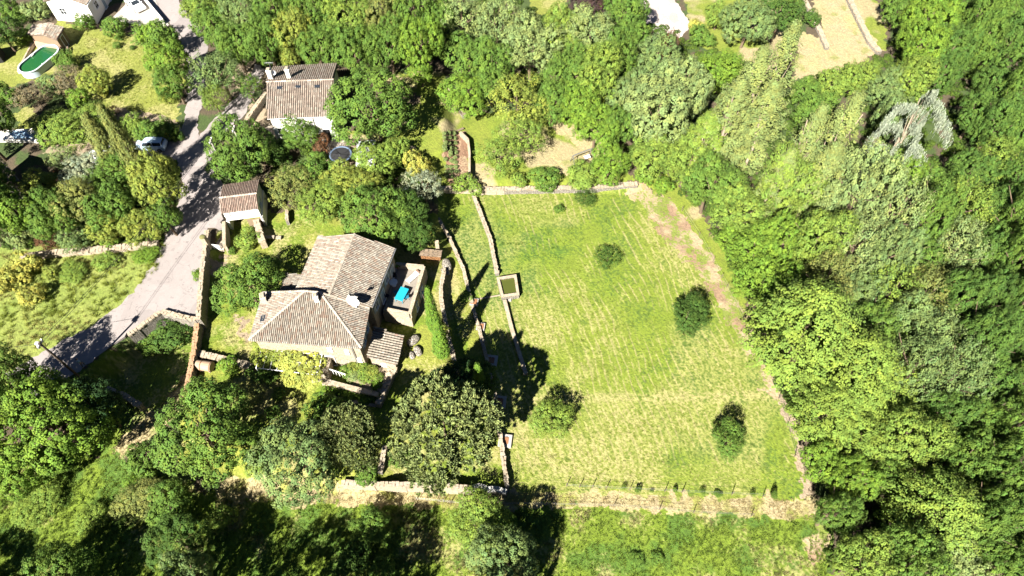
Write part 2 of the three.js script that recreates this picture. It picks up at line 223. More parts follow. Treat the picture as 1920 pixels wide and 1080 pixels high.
// a sheet that lies d above the ground inside a polygon of survey points, cut into cells with an uneven rim
function sheet(poly, y, d, wob = 0.12) {
  const q = []; for (let i = 0; i < poly.length; i++) { const a = P(...poly[i], y), b = P(...poly[(i + 1) % poly.length], y), n = Math.max(1, Math.round(a.distanceTo(b) / 0.6)); for (let k = 0; k < n; k++) { const p = a.clone().lerp(b, k / n); p.x += rr(-wob, wob); p.z += rr(-wob, wob); q.push(p); } }
  const s = new THREE.Shape(q.map((p) => new THREE.Vector2(p.x, -p.z))), g = new THREE.ExtrudeGeometry(s, { depth: 0.3, bevelEnabled: false }); g.rotateX(-Math.PI / 2); g.translate(0, y + d - 0.3, 0); return boxUV(g);
}
const ROAD = [[10, 702], [100, 650], [190, 600], [250, 550], [290, 490], [305, 455], [330, 400], [343, 345], [333, 300], [300, 292], [225, 292], [225, 266], [300, 266], [338, 262], [347, 215], [353, 150], [345, 90], [322, 50], [303, 28], [282, -20], [322, -20], [352, 25], [375, 55], [388, 90], [388, 140], [380, 190], [372, 225], [372, 255], [390, 235], [420, 208], [445, 180], [468, 140], [480, 120], [496, 130], [472, 190], [455, 222], [420, 250], [398, 285], [396, 315], [419, 345], [416, 428], [392, 428], [386, 470], [378, 500], [369, 597], [302, 583], [240, 627], [180, 670], [122, 714], [60, 750]];
struct('road', sheet(ROAD, HROAD, 0.05, .24), M.road);
struct('driveway', sheet([[205, 40], [235, 10], [240, -20], [284, -20], [303, 30], [318, 48], [290, 53], [240, 44]], HROAD, 0.08, 0.03), M.concrete);
struct('gravel_yard', sheet([[1196, -20], [1252, -20], [1285, 30], [1297, 46], [1277, 70], [1240, 70], [1214, 50]], 0.9, 0.05, 0.2), std({ map: rep(roadT, 1 / 16), color: lin(1.2, 1.18, 1.14), bumpMap: rep(roadB, 1), bumpScale: .03 }));
struct('garage_path', sheet([[404, 440], [419, 436], [420, 470], [408, 468]], 2.4, 0.05, 0.03), M.pave);

// ---------- walls of the gardens ----------
function stoneWall(name, label, cat, pts, t, top, o = {}) {
  const w = pts.map(([u, v]) => P(u, v, top)), c = w[0].clone(); c.y = 0; const th = tag(thing(name, label, cat, c), '', '', '', 'thing'), body = [], cap = [];
  for (let i = 0; i < w.length - 1; i++) {
    const a = w[i], b = w[i + 1], L = Math.hypot(b.x - a.x, b.z - a.z), ry = Math.atan2(-(b.z - a.z), b.x - a.x), n = Math.max(1, Math.round(L / 1.1));
    for (let k = 0; k < n; k++) { const f = (k + .5) / n, x = lerp(a.x, b.x, f) - c.x, z = lerp(a.z, b.z, f) - c.z, bot = (o.bottom ?? terrain(x + c.x, z + c.z)) - 0.8, h = top - 0.09 - bot + rr(-.05, .02); body.push(box(L / n + 0.12, h, t + rr(-.06, .04), x + rr(-.03, .03), bot + h / 2, z + rr(-.03, .03), ry + rr(-.03, .03))); }
    const sl = o.stone ?? 0.42, m = Math.max(1, Math.round(L / sl));
    for (let k = 0; k < m; k++) { const f = (k + .5) / m, across = o.smooth ? [0] : [-.26, .26]; for (const s of across) { const x = lerp(a.x, b.x, f) - c.x + Math.sin(ry) * s * t, z = lerp(a.z, b.z, f) - c.z + Math.cos(ry) * s * t, jr = o.smooth ? .15 : 1; cap.push(box(L / m * (1 + rr(-.25, .06) * jr), .2 + rr(-.03, .09) * jr, (o.smooth ? t * 1.08 : t * .56) * (1 + rr(-.2, .2) * jr), x + rr(-.05, .05) * jr, top - .1 + rr(-.03, .05) * jr, z + rr(-.05, .05) * jr, ry + rr(-.25, .25) * jr, rr(-.09, .09) * jr, rr(-.09, .09) * jr)); } }
  }
  part('masonry', boxUV(merge(body)), o.mat ?? M.dryStone, th);
  part('coping_stones', boxUV(merge(cap)), o.cap ?? M.cope, th, 'stuff');
  return th;
}
const gw = 'dry stone walls of the gardens';
stoneWall('stone_wall', 'tall retaining wall with pale coping between the road and the house lawn', 'wall', [[388, 432], [381, 480], [377, 520], [371, 598]], .5, 3.85);
stoneWall('stone_wall', 'long stone wall with terracotta coloured coping south of the road corner', 'wall', [[370, 603], [362, 660], [352, 716], [344, 750]], .55, 3.0, { cap: std({ map: rep(stoneC, 1 / 5), color: lin(1.0, .72, .55), bumpMap: rep(grainB, 1), bumpScale: .03 }) });
stoneWall('stone_wall', 'pale parapet wall along the road edge beside the triangular shrub bed', 'wall', [[368, 599], [302, 583]], .5, 3.6);
stoneWall('stone_wall', 'grey stone parapet sloping down the road towards the utility pole', 'wall', [[300, 584], [272, 604], [240, 628]], .5, 3.5);
stoneWall('stone_wall', 'low broad stone wall crossing the lawn below the house, by the rusty tank', 'wall', [[372, 662], [412, 671], [475, 686]], .75, 2.3);
stoneWall('stone_wall', 'narrow channel wall from the silver tree down to the first iron hatch', 'wall', [[822, 408], [846, 452], [868, 502], [884, 566]], .4, .95, { stone: .5 });
stoneWall('stone_wall', 'narrow channel wall between the first and third iron hatches', 'wall', [[886, 572], [902, 630], [914, 676]], .4, .95, { stone: .5 });
stoneWall('stone_wall', 'dark channel wall beside the pine, running down to the straw path', 'wall', [[922, 700], [930, 760], [940, 830], [951, 914]], .45, 1.15, { stone: .5 });
stoneWall('stone_wall', 'low pale wall from the north terrace wall down to the square cistern', 'wall', [[887, 362], [902, 402], [919, 446], [932, 512]], .45, .75);
stoneWall('stone_wall', 'low pale kerb wall running south from the square cistern', 'wall', [[946, 562], [960, 618], [974, 662], [986, 700]], .42, .6, { smooth: true });
stoneWall('stone_wall', 'pale retaining wall beside the cypresses east of the house', 'wall', [[833, 503], [827, 535], [827, 562], [842, 636], [858, 697]], .45, 2.25);
stoneWall('stone_wall', 'sunlit terrace wall along the north end of the mown field', 'wall', [[812, 352], [856, 352], [945, 353]], .6, 1.15, { mat: M.paleStone });
stoneWall('stone_wall', 'low rubble wall behind the shrubs at the north east field corner', 'wall', [[945, 353], [1050, 351], [1110, 350], [1195, 343]], .6, 1.0);
stoneWall('stone_wall', 'retaining wall above the straw path west of the large pine', 'wall', [[640, 904], [742, 908], [812, 910], [882, 914]], .5, 2.0, { mat: M.paleStone });
stoneWall('stone_wall', 'curved white boulder wall beside the straw path at the channel end', 'wall', [[886, 914], [900, 911], [914, 917], [930, 916], [950, 922]], .55, 1.0, { smooth: true, cap: std({ color: lin(.62, .60, .56), bumpMap: rep(grainB, 1), bumpScale: .04 }) });
stoneWall('stone_wall', 'long stone bank wall between the bushes and the grassy slope west of the road', 'wall', [[38, 480], [95, 473], [150, 469], [222, 463], [296, 455]], .8, 3.7, { mat: M.paleStone });
stoneWall('stone_wall', 'leaning garden wall beside the shadow of the great round tree', 'wall', [[818, 138], [840, 166], [870, 214]], .5, 2.0);
stoneWall('stone_wall', 'dark lane wall along the west side of the north house', 'wall', [[498, 172], [478, 200], [456, 232]], .5, 4.1);
stoneWall('stone_wall', 'stone edging on the east side of the vegetable plot', 'wall', [[863, 247], [877, 260], [880, 284], [880, 328]], .3, 2.15, { smooth: true, mat: M.paleStone });
stoneWall('stone_wall', 'curved low wall of pale stones beneath the trees by the white shed', 'wall', [[743, 268], [760, 270], [778, 279]], .4, 3.5);
stoneWall('stone_wall', 'rubble bank along the east side of the bare straw field', 'wall', [[1590, -10], [1612, 35], [1632, 75], [1650, 96]], .8, .7, { bottom: -.2 });
stoneWall('stone_wall', 'broken rubble line along the west side of the bare straw field', 'wall', [[1504, -10], [1520, 18], [1540, 60], [1552, 88]], .7, .6, { bottom: -.2 });
stoneWall('stone_wall', 'rough stone bank with a dark face in the shaded lower lawn', 'wall', [[198, 728], [235, 742], [262, 760]], .6, 1.3, { bottom: .1 });
stoneWall('stone_wall', 'short mossy wall at the steps among the pines', 'wall', [[722, 835], [716, 866], [712, 884]], .5, 2.3);
// ---------- trees and shrubs ----------
class Leaves {
  constructor() { this.p = []; this.n = []; this.c = []; }
  leaf(x, y, z, nx, ny, nz, l, w, tone, hue) { // a small folded leaf spray of two faces
    let ax = R() - .5, ay = R() - .5, az = R() - .5; const d = ax * nx + ay * ny + az * nz; ax -= d * nx; ay -= d * ny; az -= d * nz; const al = Math.hypot(ax, ay, az) || 1; ax /= al; ay /= al; az /= al;
    const bx = ny * az - nz * ay, by = nz * ax - nx * az, bz = nx * ay - ny * ax, f = l * .14;
    const A = [x - ax * l / 2 - nx * f, y - ay * l / 2 - ny * f, z - az * l / 2 - nz * f], B = [x + bx * w / 2, y + by * w / 2, z + bz * w / 2], C = [x + ax * l / 2 - nx * f, y + ay * l / 2 - ny * f, z + az * l / 2 - nz * f], D = [x - bx * w / 2, y - by * w / 2, z - bz * w / 2];
    this.tri(A, D, B, tone, hue); this.tri(B, D, C, tone, hue);
  }
  tri(a, b, c, tone, hue) {
    const ux = b[0] - a[0], uy = b[1] - a[1], uz = b[2] - a[2], vx = c[0] - a[0], vy = c[1] - a[1], vz = c[2] - a[2]; let nx = uy * vz - uz * vy, ny = uz * vx - ux * vz, nz = ux * vy - uy * vx; const l = Math.hypot(nx, ny, nz) || 1; nx /= l; ny /= l; nz /= l;
    this.p.push(...a, ...b, ...c); for (let k = 0; k < 3; k++) { this.n.push(nx, ny, nz); this.c.push(tone * (1 + hue), tone * (1 + hue * .25), tone * (1 - hue * .5)); }
  }
  blade(o, d, l, w, tone, hue) { const s = Math.abs(d.y) < .9 ? V(-d.z, 0, d.x).normalize() : V(1, 0, 0); s.applyAxisAngle(d, R() * 6.28).multiplyScalar(w / 2); this.tri([o.x - s.x, o.y - s.y, o.z - s.z], [o.x + s.x, o.y + s.y, o.z + s.z], [o.x + d.x * l, o.y + d.y * l, o.z + d.z * l], tone, hue); }
  geo() { const g = new THREE.BufferGeometry(); g.setAttribute('position', new THREE.Float32BufferAttribute(this.p, 3)); g.setAttribute('normal', new THREE.Float32BufferAttribute(this.n, 3)); g.setAttribute('color', new THREE.Float32BufferAttribute(this.c, 3)); return g; }
}
const unit = () => { const y = rr(-1, 1), a = R() * 6.2832, s = Math.sqrt(1 - y * y); return V(s * Math.cos(a), y, s * Math.sin(a)); };
// one clump of leaf sprays, squeezed along its own axes (ex across, ey up, along dir if given)
function clump(L, c, out, r, n, ll, o = {}) {
  const tone = rr(.8, 1.2) * (o.tone ?? 1), hue = rr(-.12, .14);
  for (let k = 0; k < n; k++) {
    const d = unit(); if (d.dot(out) < -.25 && R() < .7) d.addScaledVector(out, 1.1).normalize();
    const q = d.clone().multiplyScalar(r * (.5 + .55 * R())); if (o.flat) q.y *= o.flat; if (o.along) q.addScaledVector(o.along, q.dot(o.along) * (o.stretch - 1));
    const nn = d.multiplyScalar(.7).addScaledVector(out, .75).add(V(rr(-.32, .32), rr(0, .55), rr(-.32, .32))).normalize();
    const s = rr(.75, 1.25); L.leaf(c.x + q.x, c.y + q.y, c.z + q.z, nn.x, nn.y, nn.z, ll * s, ll * s * (o.slim ?? .72), tone * rr(.82, 1.18), hue + rr(-.07, .07));
  }
}
function lobesOf(rad, hgt, n, size) { const o = []; for (let i = 0; i < n; i++) { const a = i * 2.39996 + rr(-.4, .4), t = (i + .5) / n, y = lerp(-.55, .72, t), w = Math.sqrt(Math.max(.05, 1 - y * y)) * rr(.5, .82); o.push({ c: V(Math.cos(a) * w * rad, y * hgt * .66, Math.sin(a) * w * rad), r: size * rad * rr(.75, 1.2) }); } o.push({ c: V(0, hgt * .1, 0), r: rad * .55 }); return o; }
function broad({ rad, hgt, lobes = 8, size = .48, cr = .46, n = 26, leaf = .3, gap = 0, flat = 1, tip = 0 }) {
  const L = new Leaves(), lb = lobesOf(rad, hgt, lobes, size);
  for (const b of lb) {
    const m = Math.round(4 * Math.PI * b.r * b.r * .95 / (cr * cr * 2.9));
    for (let i = 0; i < m; i++) {
      const y = 1 - 2 * (i + .5) / m, a = i * 2.39996 + b.r * 40, s = Math.sqrt(1 - y * y), d = V(Math.cos(a) * s, y, Math.sin(a) * s).add(V(rr(-.18, .18), rr(-.18, .18), rr(-.18, .18))).normalize();
      if (d.y < -.35 && R() < .55) continue; if (R() < gap) continue;
      const k = b.r * (.86 + .3 * R()), c = b.c.clone().addScaledVector(d, k); c.y *= hgt / rad > 1.15 ? 1.05 : 1;
      if (lb.some((q) => q !== b && q.c.distanceTo(c) < q.r * .84)) continue;
      clump(L, c, d, cr * rr(.75, 1.3), n, leaf, { flat, along: tip ? d.clone().setY(d.y + .3).normalize() : null, stretch: 1 + tip });
    }
  }
  return L.geo();
}
function poplarCrown(h, w) { // spindle of rising sprays, base of the crown at y = 0
  const L = new Leaves(), n = Math.round(h * w * 6.2);
  for (let i = 0; i < n; i++) {
    const t = Math.pow((i + .5) / n, .86), a = i * 2.39996 + rr(-.5, .5), env = Math.max(0, Math.sin(Math.PI * Math.pow(clamp(t * .93 + .06), .74))) * (.82 + .34 * vn(a * 1.1 + t * 5, t * 6)) + .04, rim = R() < .75 ? rr(.66, 1.14) : rr(.2, .65), r = w * env * rim;
    const out = V(Math.cos(a), 0, Math.sin(a)), up = V(out.x * .42, 1, out.z * .42).normalize();
    clump(L, V(out.x * r, t * h, out.z * r), out.clone().multiplyScalar(.8).add(V(0, .6, 0)).normalize(), .4 * rr(.8, 1.25), 34, .23, { along: up, stretch: 2.1, slim: .6 });
  } return L.geo();
}
function layeredCrown(rad, hgt, m = 300) { // flat sprays that reach out and down
  const L = new Leaves();
  for (let i = 0; i < m; i++) {
    const t = (i + .5) / m, y = lerp(-.5, 1, t), a = i * 2.39996 + rr(-.5, .5), w = Math.sqrt(Math.max(.02, 1 - Math.max(0, y) ** 1.6)) * (y < 0 ? 1 + y * .35 : 1), lay = Math.round(y * 9) / 9 + rr(-.035, .035), k = rad * w * rr(.62, 1.08);
    const out = V(Math.cos(a), -.12, Math.sin(a)).normalize(); clump(L, V(Math.cos(a) * k, lay * hgt, Math.sin(a) * k), V(out.x * .35, .9, out.z * .35).normalize(), .46 * rr(.8, 1.3), 46, .22, { flat: .34, along: out, stretch: 2.3 });
  } return L.geo();
}
function pineCrown(rad, hgt, lobes = 9) { // tufts of rising needles
  const L = new Leaves(), lb = lobesOf(rad, hgt, lobes, .46);
  for (const b of lb) { const m = Math.round(b.r * b.r * 105); for (let i = 0; i < m; i++) { const d = unit(); if (d.y < -.15) continue; const c = b.c.clone().addScaledVector(d, b.r * rr(.72, 1.1)); if (lb.some((q) => q !== b && q.c.distanceTo(c) < q.r * .78)) continue; const tone = rr(.75, 1.2), hue = rr(-.1, .1), ax = V(d.x * .45, 1, d.z * .45).normalize(); for (let k = 0; k < 19; k++) { const e = unit().multiplyScalar(.75).add(ax).normalize(); L.blade(c.clone().addScaledVector(unit(), .07), e, rr(.26, .46), .2, tone * rr(.75, 1.25), hue); } } }
  return L.geo();
}
function cypressCrown(h, w, loose = 0) { const L = new Leaves(), n = Math.round(h * w * 62); for (let i = 0; i < n; i++) { const t = (i + .5) / n, a = i * 2.39996 + rr(-.4, .4), env = Math.min(1, t * 7) * Math.pow(1 - t, .62) * 1.25 + .06, r = w * env * rr(.75, 1.08 + loose); const out = V(Math.cos(a), .3, Math.sin(a)).normalize(); clump(L, V(Math.cos(a) * r, t * h, Math.sin(a) * r), out, .22 * rr(.8, 1.3) * (1 + loose), 18, .2 * (1 + loose * .4), { along: V(out.x * .5, 1, out.z * .5).normalize(), stretch: 2, slim: .55 }); } return L.geo(); }
function coniferCrown(h, w) { const L = new Leaves(), rows = Math.round(h * 1.5); for (let j = 0; j < rows; j++) { const t = j / rows, r = w * Math.pow(1 - t, .85) + .15, n = Math.max(4, Math.round(r * 7)); for (let i = 0; i < n; i++) { const a = (i + R() * .7) / n * 6.2832 + j, len = r * rr(.7, 1.1), out = V(Math.cos(a), -.1, Math.sin(a)).normalize(); for (let k = 0; k < Math.ceil(len / .5); k++) clump(L, V(out.x * (k * .5 + .25), t * h + rr(-.1, .1) - k * .06, out.z * (k * .5 + .25)), V(out.x * .3, 1, out.z * .3).normalize(), .3, 13, .22, { flat: .5, along: out, stretch: 1.7, slim: .5 }); } } return L.geo(); }
function cedarCrown(h, w) { // long arching limbs hung with curtains of needles
  const L = new Leaves(), limbs = 15;
  for (let j = 0; j < limbs; j++) { const a = j * 2.39996 + .4, y0 = lerp(.1, .97, j / limbs) * h, len = w * rr(.72, 1.1) * (1 - .45 * Math.pow(j / limbs, 2.4)); for (let k = 0; k < 26; k++) { const f = k / 25, r = len * f, y = y0 + 1.1 * Math.sin(f * 2.2) - 2.0 * f * f * f; const p = V(Math.cos(a + .25 * Math.sin(f * 3 + j)) * r, y, Math.sin(a + .25 * Math.sin(f * 3 + j)) * r); const m = 4 + Math.round(5 * f); for (let q = 0; q < m; q++) { const o = p.clone().add(V(rr(-.26, .26), rr(-.1, .15), rr(-.26, .26))), dl = rr(.35, 1.1) * (.6 + f * .8), tone = rr(.75, 1.2); for (let s = 0; s < 6; s++) { const t0 = o.clone().add(V(rr(-.07, .07), -dl * s / 5, rr(-.07, .07))); L.blade(t0, V(rr(-.3, .3), -1, rr(-.3, .3)).normalize(), dl / 3.4, .1, tone * rr(.8, 1.2), rr(-.06, .06)); } } } }
  return L.geo();
}
function trunkGeo(h, r, spread, n = 5) { const l = [rod(V(0, -.6, 0), V(rr(-.1, .1), h * .5, rr(-.1, .1)), r, r * .7, 8), rod(V(0, h * .48, 0), V(rr(-.2, .2), h, rr(-.2, .2)), r * .7, r * .22, 7)]; for (let i = 0; i < n; i++) { const a = i * 2.4 + R(), y = h * rr(.4, .75), m = V(Math.cos(a) * spread * .5, y + h * .16, Math.sin(a) * spread * .5), e = V(Math.cos(a) * spread * rr(.8, 1), y + h * rr(.25, .42), Math.sin(a) * spread * rr(.8, 1)); l.push(rod(V(0, y, 0), m, r * .3, r * .18, 6), rod(m, e, r * .18, r * .05, 5)); } return boxUV(merge(l)); }
const LEAF = new Map();
function leafMat(c, t = .17) { const k = c.join() + t; if (!LEAF.has(k)) LEAF.set(k, new THREE.MeshPhysicalMaterial({ color: lin(c[0] * .55, c[1] * .55, c[2] * .55), vertexColors: true, roughness: .85, transmission: t, thickness: 0, ior: 1.4, specularIntensity: .35, side: THREE.DoubleSide })); return LEAF.get(k); }
// crown shapes: [geometry, its radius, its half height]
const kinds = {
  big: [1, 2, 3].map((i) => { R = mulberry(100 + i); return [broad({ rad: 5, hgt: 4.6, lobes: 12, size: .38, cr: .5, n: 42, leaf: .25 }), 5, 4.3]; }),
  mid: [1, 2, 3].map((i) => { R = mulberry(200 + i); return [broad({ rad: 3.3, hgt: 3.4, lobes: 8, size: .46, cr: .44, n: 42, leaf: .23 }), 3.3, 3.2]; }),
  small: [1, 2].map((i) => { R = mulberry(300 + i); return [broad({ rad: 1.6, hgt: 1.5, lobes: 6, size: .48, cr: .3, n: 34, leaf: .18 }), 1.6, 1.4]; }),
  airy: [1, 2].map((i) => { R = mulberry(400 + i); return [broad({ rad: 3.6, hgt: 3.6, lobes: 10, size: .4, cr: .4, n: 24, leaf: .21, gap: .26, tip: .8 }), 3.6, 3.4]; }),
  spray: [1, 2].map((i) => { R = mulberry(450 + i); return [broad({ rad: 3.6, hgt: 3.8, lobes: 9, size: .44, cr: .4, n: 40, leaf: .21, tip: 1.1, flat: .7 }), 3.6, 3.5]; }),
  layered: [1, 2].map((i) => { R = mulberry(500 + i); return [layeredCrown(4.2, 4, 330), 4.2, 3.2]; }),
  poplar: [1, 2].map((i) => { R = mulberry(600 + i); return [poplarCrown(18, 2.3), 2.3, 18]; }),
  pine: [1, 2].map((i) => { R = mulberry(700 + i); return [pineCrown(4.2, 3.3, 11), 4.2, 3]; }),
  topiary: [1].map((i) => { R = mulberry(800 + i); return [broad({ rad: 1.5, hgt: 1.5, lobes: 1, size: .75, cr: .2, n: 18, leaf: .17 }), 1.4, 1.3]; }),
  cypress: [1].map((i) => { R = mulberry(850 + i); return [cypressCrown(8, .8), .8, 8]; }),
  loosecypress: [1].map((i) => { R = mulberry(860 + i); return [cypressCrown(10, 1.3, .5), 1.3, 10]; }),
  conifer: [1].map((i) => { R = mulberry(870 + i); return [coniferCrown(4.5, 1.5), 1.5, 4.5]; }),
  cedar: [1].map((i) => { R = mulberry(880 + i); return [cedarCrown(11, 4.4), 4.4, 11]; }),
};
R = mulberry(900); const trunks = { wide: trunkGeo(1, .05, .42, 6), straight: trunkGeo(1, .022, .1, 8) };
const based = new Set(['poplar', 'cypress', 'loosecypress', 'conifer', 'cedar']);
const C = { mid: [.136, .24, .036], bright: [.18, .305, .034], pale: [.265, .35, .115], dark: [.08, .155, .025], deep: [.035, .085, .022], yellow: [.46, .46, .09], yelgreen: [.29, .355, .06], lime: [.22, .325, .052], silver: [.34, .39, .24], grey: [.19, .28, .085], olive: [.24, .275, .07], rust: [.17, .085, .04], purple: [.075, .045, .04], pine: [.32, .39, .13], blue: [.42, .48, .34], poplar: [.245, .305, .092], cyp: [.15, .27, .03], cool: [.108, .205, .034], creeper: [.46, .50, .10], dry: [.26, .22, .12] };
const protoTree = new Map(); let treeSeed = 1;
// u, v: where the middle of the crown (for columns: the tip) shows in the photograph; px: its half width there; h: height in metres
function plant(name, label, kind, col, u, v, px, h, o = {}) {
  R = mulberry(5000 + treeSeed++ * 13);
  const set = kinds[kind], vi = (o.variant ?? treeSeed) % set.length, [geo, grad, ghalf] = set[vi]; let base, sx, sy, cy; const ch = o.crown ?? .8;
  if (based.has(kind)) { let p = P(u, v, h), y = terrain(p.x, p.z); p = P(u, v, y + h); base = V(p.x, terrain(p.x, p.z), p.z); cy = h * (o.foot ?? .08); sy = (h - cy) / ghalf; const q = P(u + px, v, y + h); sx = Math.abs(q.x - p.x) / grad; }
  else { const low = h * (1 - ch); let y = 1, p; for (let i = 0; i < 3; i++) { p = P(u, v, y + h * .5 + low * .5); y = terrain(p.x, p.z); } const q = P(u + px, v, p.y); base = V(p.x, y, p.z); sx = Math.abs(q.x - p.x) / grad; sy = h * ch / 2 / ghalf; cy = h - h * ch / 2; }
  const key = name + kind + vi + col, old = protoTree.get(key); let t;
  if (old) { t = old.clone(); t.name = numbered(name); scene.add(t); delete t.userData.group; }
  else { t = thing(name, '', ''); part('crown', geo, leafMat(C[col]), t); part('trunk', based.has(kind) ? trunks.straight : trunks.wide, o.pale ? M.paleBark : M.bark, t); protoTree.set(key, t); }
  t.position.copy(base); t.rotation.y = o.turn ?? R() * 6.28; const [c, k] = t.children; c.position.set(0, cy, 0); c.scale.set(sx * rr(.95, 1.05), sy, sx * rr(.95, 1.05)); const th = based.has(kind) ? h * .9 : cy + h * ch * .25; k.scale.set(th * (h > 5 ? .8 : 1), th, th * (h > 5 ? .8 : 1));
  tag(t, label, o.cat ?? (h < 3.6 ? 'bush' : 'tree'), o.group); return t;
}
const T = (...a) => plant('tree', ...a), S = (label, kind, col, u, v, px, h, o) => plant('shrub', label, kind, col, u, v, px, h, { crown: .97, cat: 'bush', ...o });
// ---------- buildings ----------
const tileGeo = (w, len, n = 5) => { const p = [], idx = [], r0 = w * .5, r1 = w * .42; for (let j = 0; j < 2; j++) for (let i = 0; i <= n; i++) { const a = Math.PI * i / n, r = j ? r0 : r1; p.push(Math.cos(a) * r, Math.sin(a) * r * .8 + (j ? .035 : 0), (j - .5) * len); } for (let i = 0; i < n; i++) idx.push(i, i + 1, n + 1 + i, i + 1, n + 2 + i, n + 1 + i); p.push(0, .03, len * .5); const c = p.length / 3 - 1; for (let i = 0; i < n; i++) idx.push(n + 1 + i, n + 2 + i, c); const g = new THREE.BufferGeometry(); g.setAttribute('position', new THREE.Float32BufferAttribute(p, 3)); g.setIndex(idx); const q = g.toNonIndexed(); q.computeVertexNormals(); q.setAttribute('uv', new THREE.BufferAttribute(new Float32Array(q.attributes.position.count * 2), 2)); return q; };
const TILE = tileGeo(.19, .46), RIDGE = tileGeo(.3, .5, 6);
const tileMat = std({ color: lin(1, 1, 1), roughness: .9, bumpMap: rep(grainB, 2), bumpScale: .006, side: THREE.DoubleSide }), deckMat = std({ color: lin(.20, .15, .11), roughness: 1 });
const PALE = [[.41, .345, .27], [.45, .39, .31], [.36, .305, .24], [.47, .42, .345], [.36, .315, .26], [.35, .25, .185], [.41, .365, .295], [.32, .24, .185]], RED = [[.32, .215, .165], [.29, .205, .16], [.37, .275, .215], [.26, .185, .145], [.34, .25, .195]], ROSE = [[.45, .36, .285], [.49, .42, .34], [.40, .315, .25], [.50, .44, .37], [.37, .285, .23]];
// a roof plane: polygon of world points, tiles laid down its fall; ridge lines as pairs of points
function tiles(parent, poly, fall, tones, o = {}) {
  const org = parent.position, n = poly[1].clone().sub(poly[0]).cross(poly[2].clone().sub(poly[0])).normalize(); if (n.y < 0) n.negate();
  const dn = V(0, -1, 0).addScaledVector(n, n.y); if (fall) dn.copy(fall).addScaledVector(n, -fall.dot(n)); dn.normalize(); const ax = dn.clone().cross(n).normalize(), o0 = poly[0], c2 = poly.map((p) => { const d = p.clone().sub(o0); return V(d.dot(ax), 0, d.dot(dn)); });
  const low = poly.map((p) => p.clone().addScaledVector(n, -.14)); const deck = new ConvexGeometry([...poly.map((p) => p.clone().addScaledVector(n, -.02)), ...low].map((p) => p.clone().sub(org))); const slope = part('roof_slope', boxUV(deck), deckMat, parent);
  const pitch = o.pitch ?? .225, ex = o.expose ?? .36, xs = c2.map((p) => p.x), ys = c2.map((p) => p.z), list = [];
  for (let x = Math.min(...xs) + pitch * .5; x < Math.max(...xs); x += pitch) for (let y = Math.min(...ys) + ex * .5; y < Math.max(...ys) + .05; y += ex) if (inPoly(x, y, c2.map((p) => ({ x: p.x, z: p.z })))) list.push([x, y]);
  const im = new THREE.InstancedMesh(TILE, tileMat, list.length), m = new THREE.Matrix4(), col = new THREE.Color();
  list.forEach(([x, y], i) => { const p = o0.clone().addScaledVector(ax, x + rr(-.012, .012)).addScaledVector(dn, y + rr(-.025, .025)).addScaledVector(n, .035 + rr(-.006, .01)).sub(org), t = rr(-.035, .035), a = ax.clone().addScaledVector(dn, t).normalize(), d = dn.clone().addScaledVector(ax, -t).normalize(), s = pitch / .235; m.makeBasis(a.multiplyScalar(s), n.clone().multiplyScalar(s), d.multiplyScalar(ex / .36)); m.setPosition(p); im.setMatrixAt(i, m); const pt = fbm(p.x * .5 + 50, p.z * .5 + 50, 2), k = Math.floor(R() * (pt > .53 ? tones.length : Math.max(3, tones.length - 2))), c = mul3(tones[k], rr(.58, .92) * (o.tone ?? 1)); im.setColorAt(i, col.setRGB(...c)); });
  im.name = 'roof_tiles'; im.userData.kind = 'stuff'; slope.add(im); return slope;
}
function ridge(parent, lines, tones) {
  const l = []; for (const [a, b] of lines) { const n = Math.max(1, Math.round(a.distanceTo(b) / .4)), d = b.clone().sub(a).normalize(), side = V(0, 1, 0).cross(d).normalize(), up = d.clone().cross(side); for (let k = 0; k < n; k++) { const p = a.clone().lerp(b, (k + .5) / n).addScaledVector(up, .05); const m = new THREE.Matrix4().makeBasis(side, up, d); m.setPosition(p.sub(parent.position)); l.push(m); } }
  const im = new THREE.InstancedMesh(RIDGE, tileMat, l.length), c = new THREE.Color(); l.forEach((m, i) => { im.setMatrixAt(i, m); im.setColorAt(i, c.setRGB(...mul3(tones[Math.floor(R() * 4)], rr(.9, 1.2)))); }); im.name = 'ridge_tiles'; im.userData.kind = 'stuff'; parent.add(im);
}
function insetPoly(q, d) { const n = q.length, o = []; let area = 0; for (let i = 0; i < n; i++) { const a = q[i], b = q[(i + 1) % n]; area += a.x * b.z - b.x * a.z; } const sg = area > 0 ? 1 : -1; for (let i = 0; i < n; i++) { const p = q[(i + n - 1) % n], c = q[i], e = q[(i + 1) % n], u = V(c.x - p.x, 0, c.z - p.z).normalize(), v = V(e.x - c.x, 0, e.z - c.z).normalize(), nu = V(-u.z, 0, u.x).multiplyScalar(sg), nv = V(-v.z, 0, v.x).multiplyScalar(sg), s = nu.clone().add(nv).normalize(); s.multiplyScalar(d / Math.max(.35, s.dot(nu))); o.push(V(c.x + s.x, c.y, c.z + s.z)); } return o; }
const hull = (pts, org) => boxUV(new ConvexGeometry(pts.map((p) => p.clone().sub(org))));
const at = (p, y) => V(p.x, y, p.z);
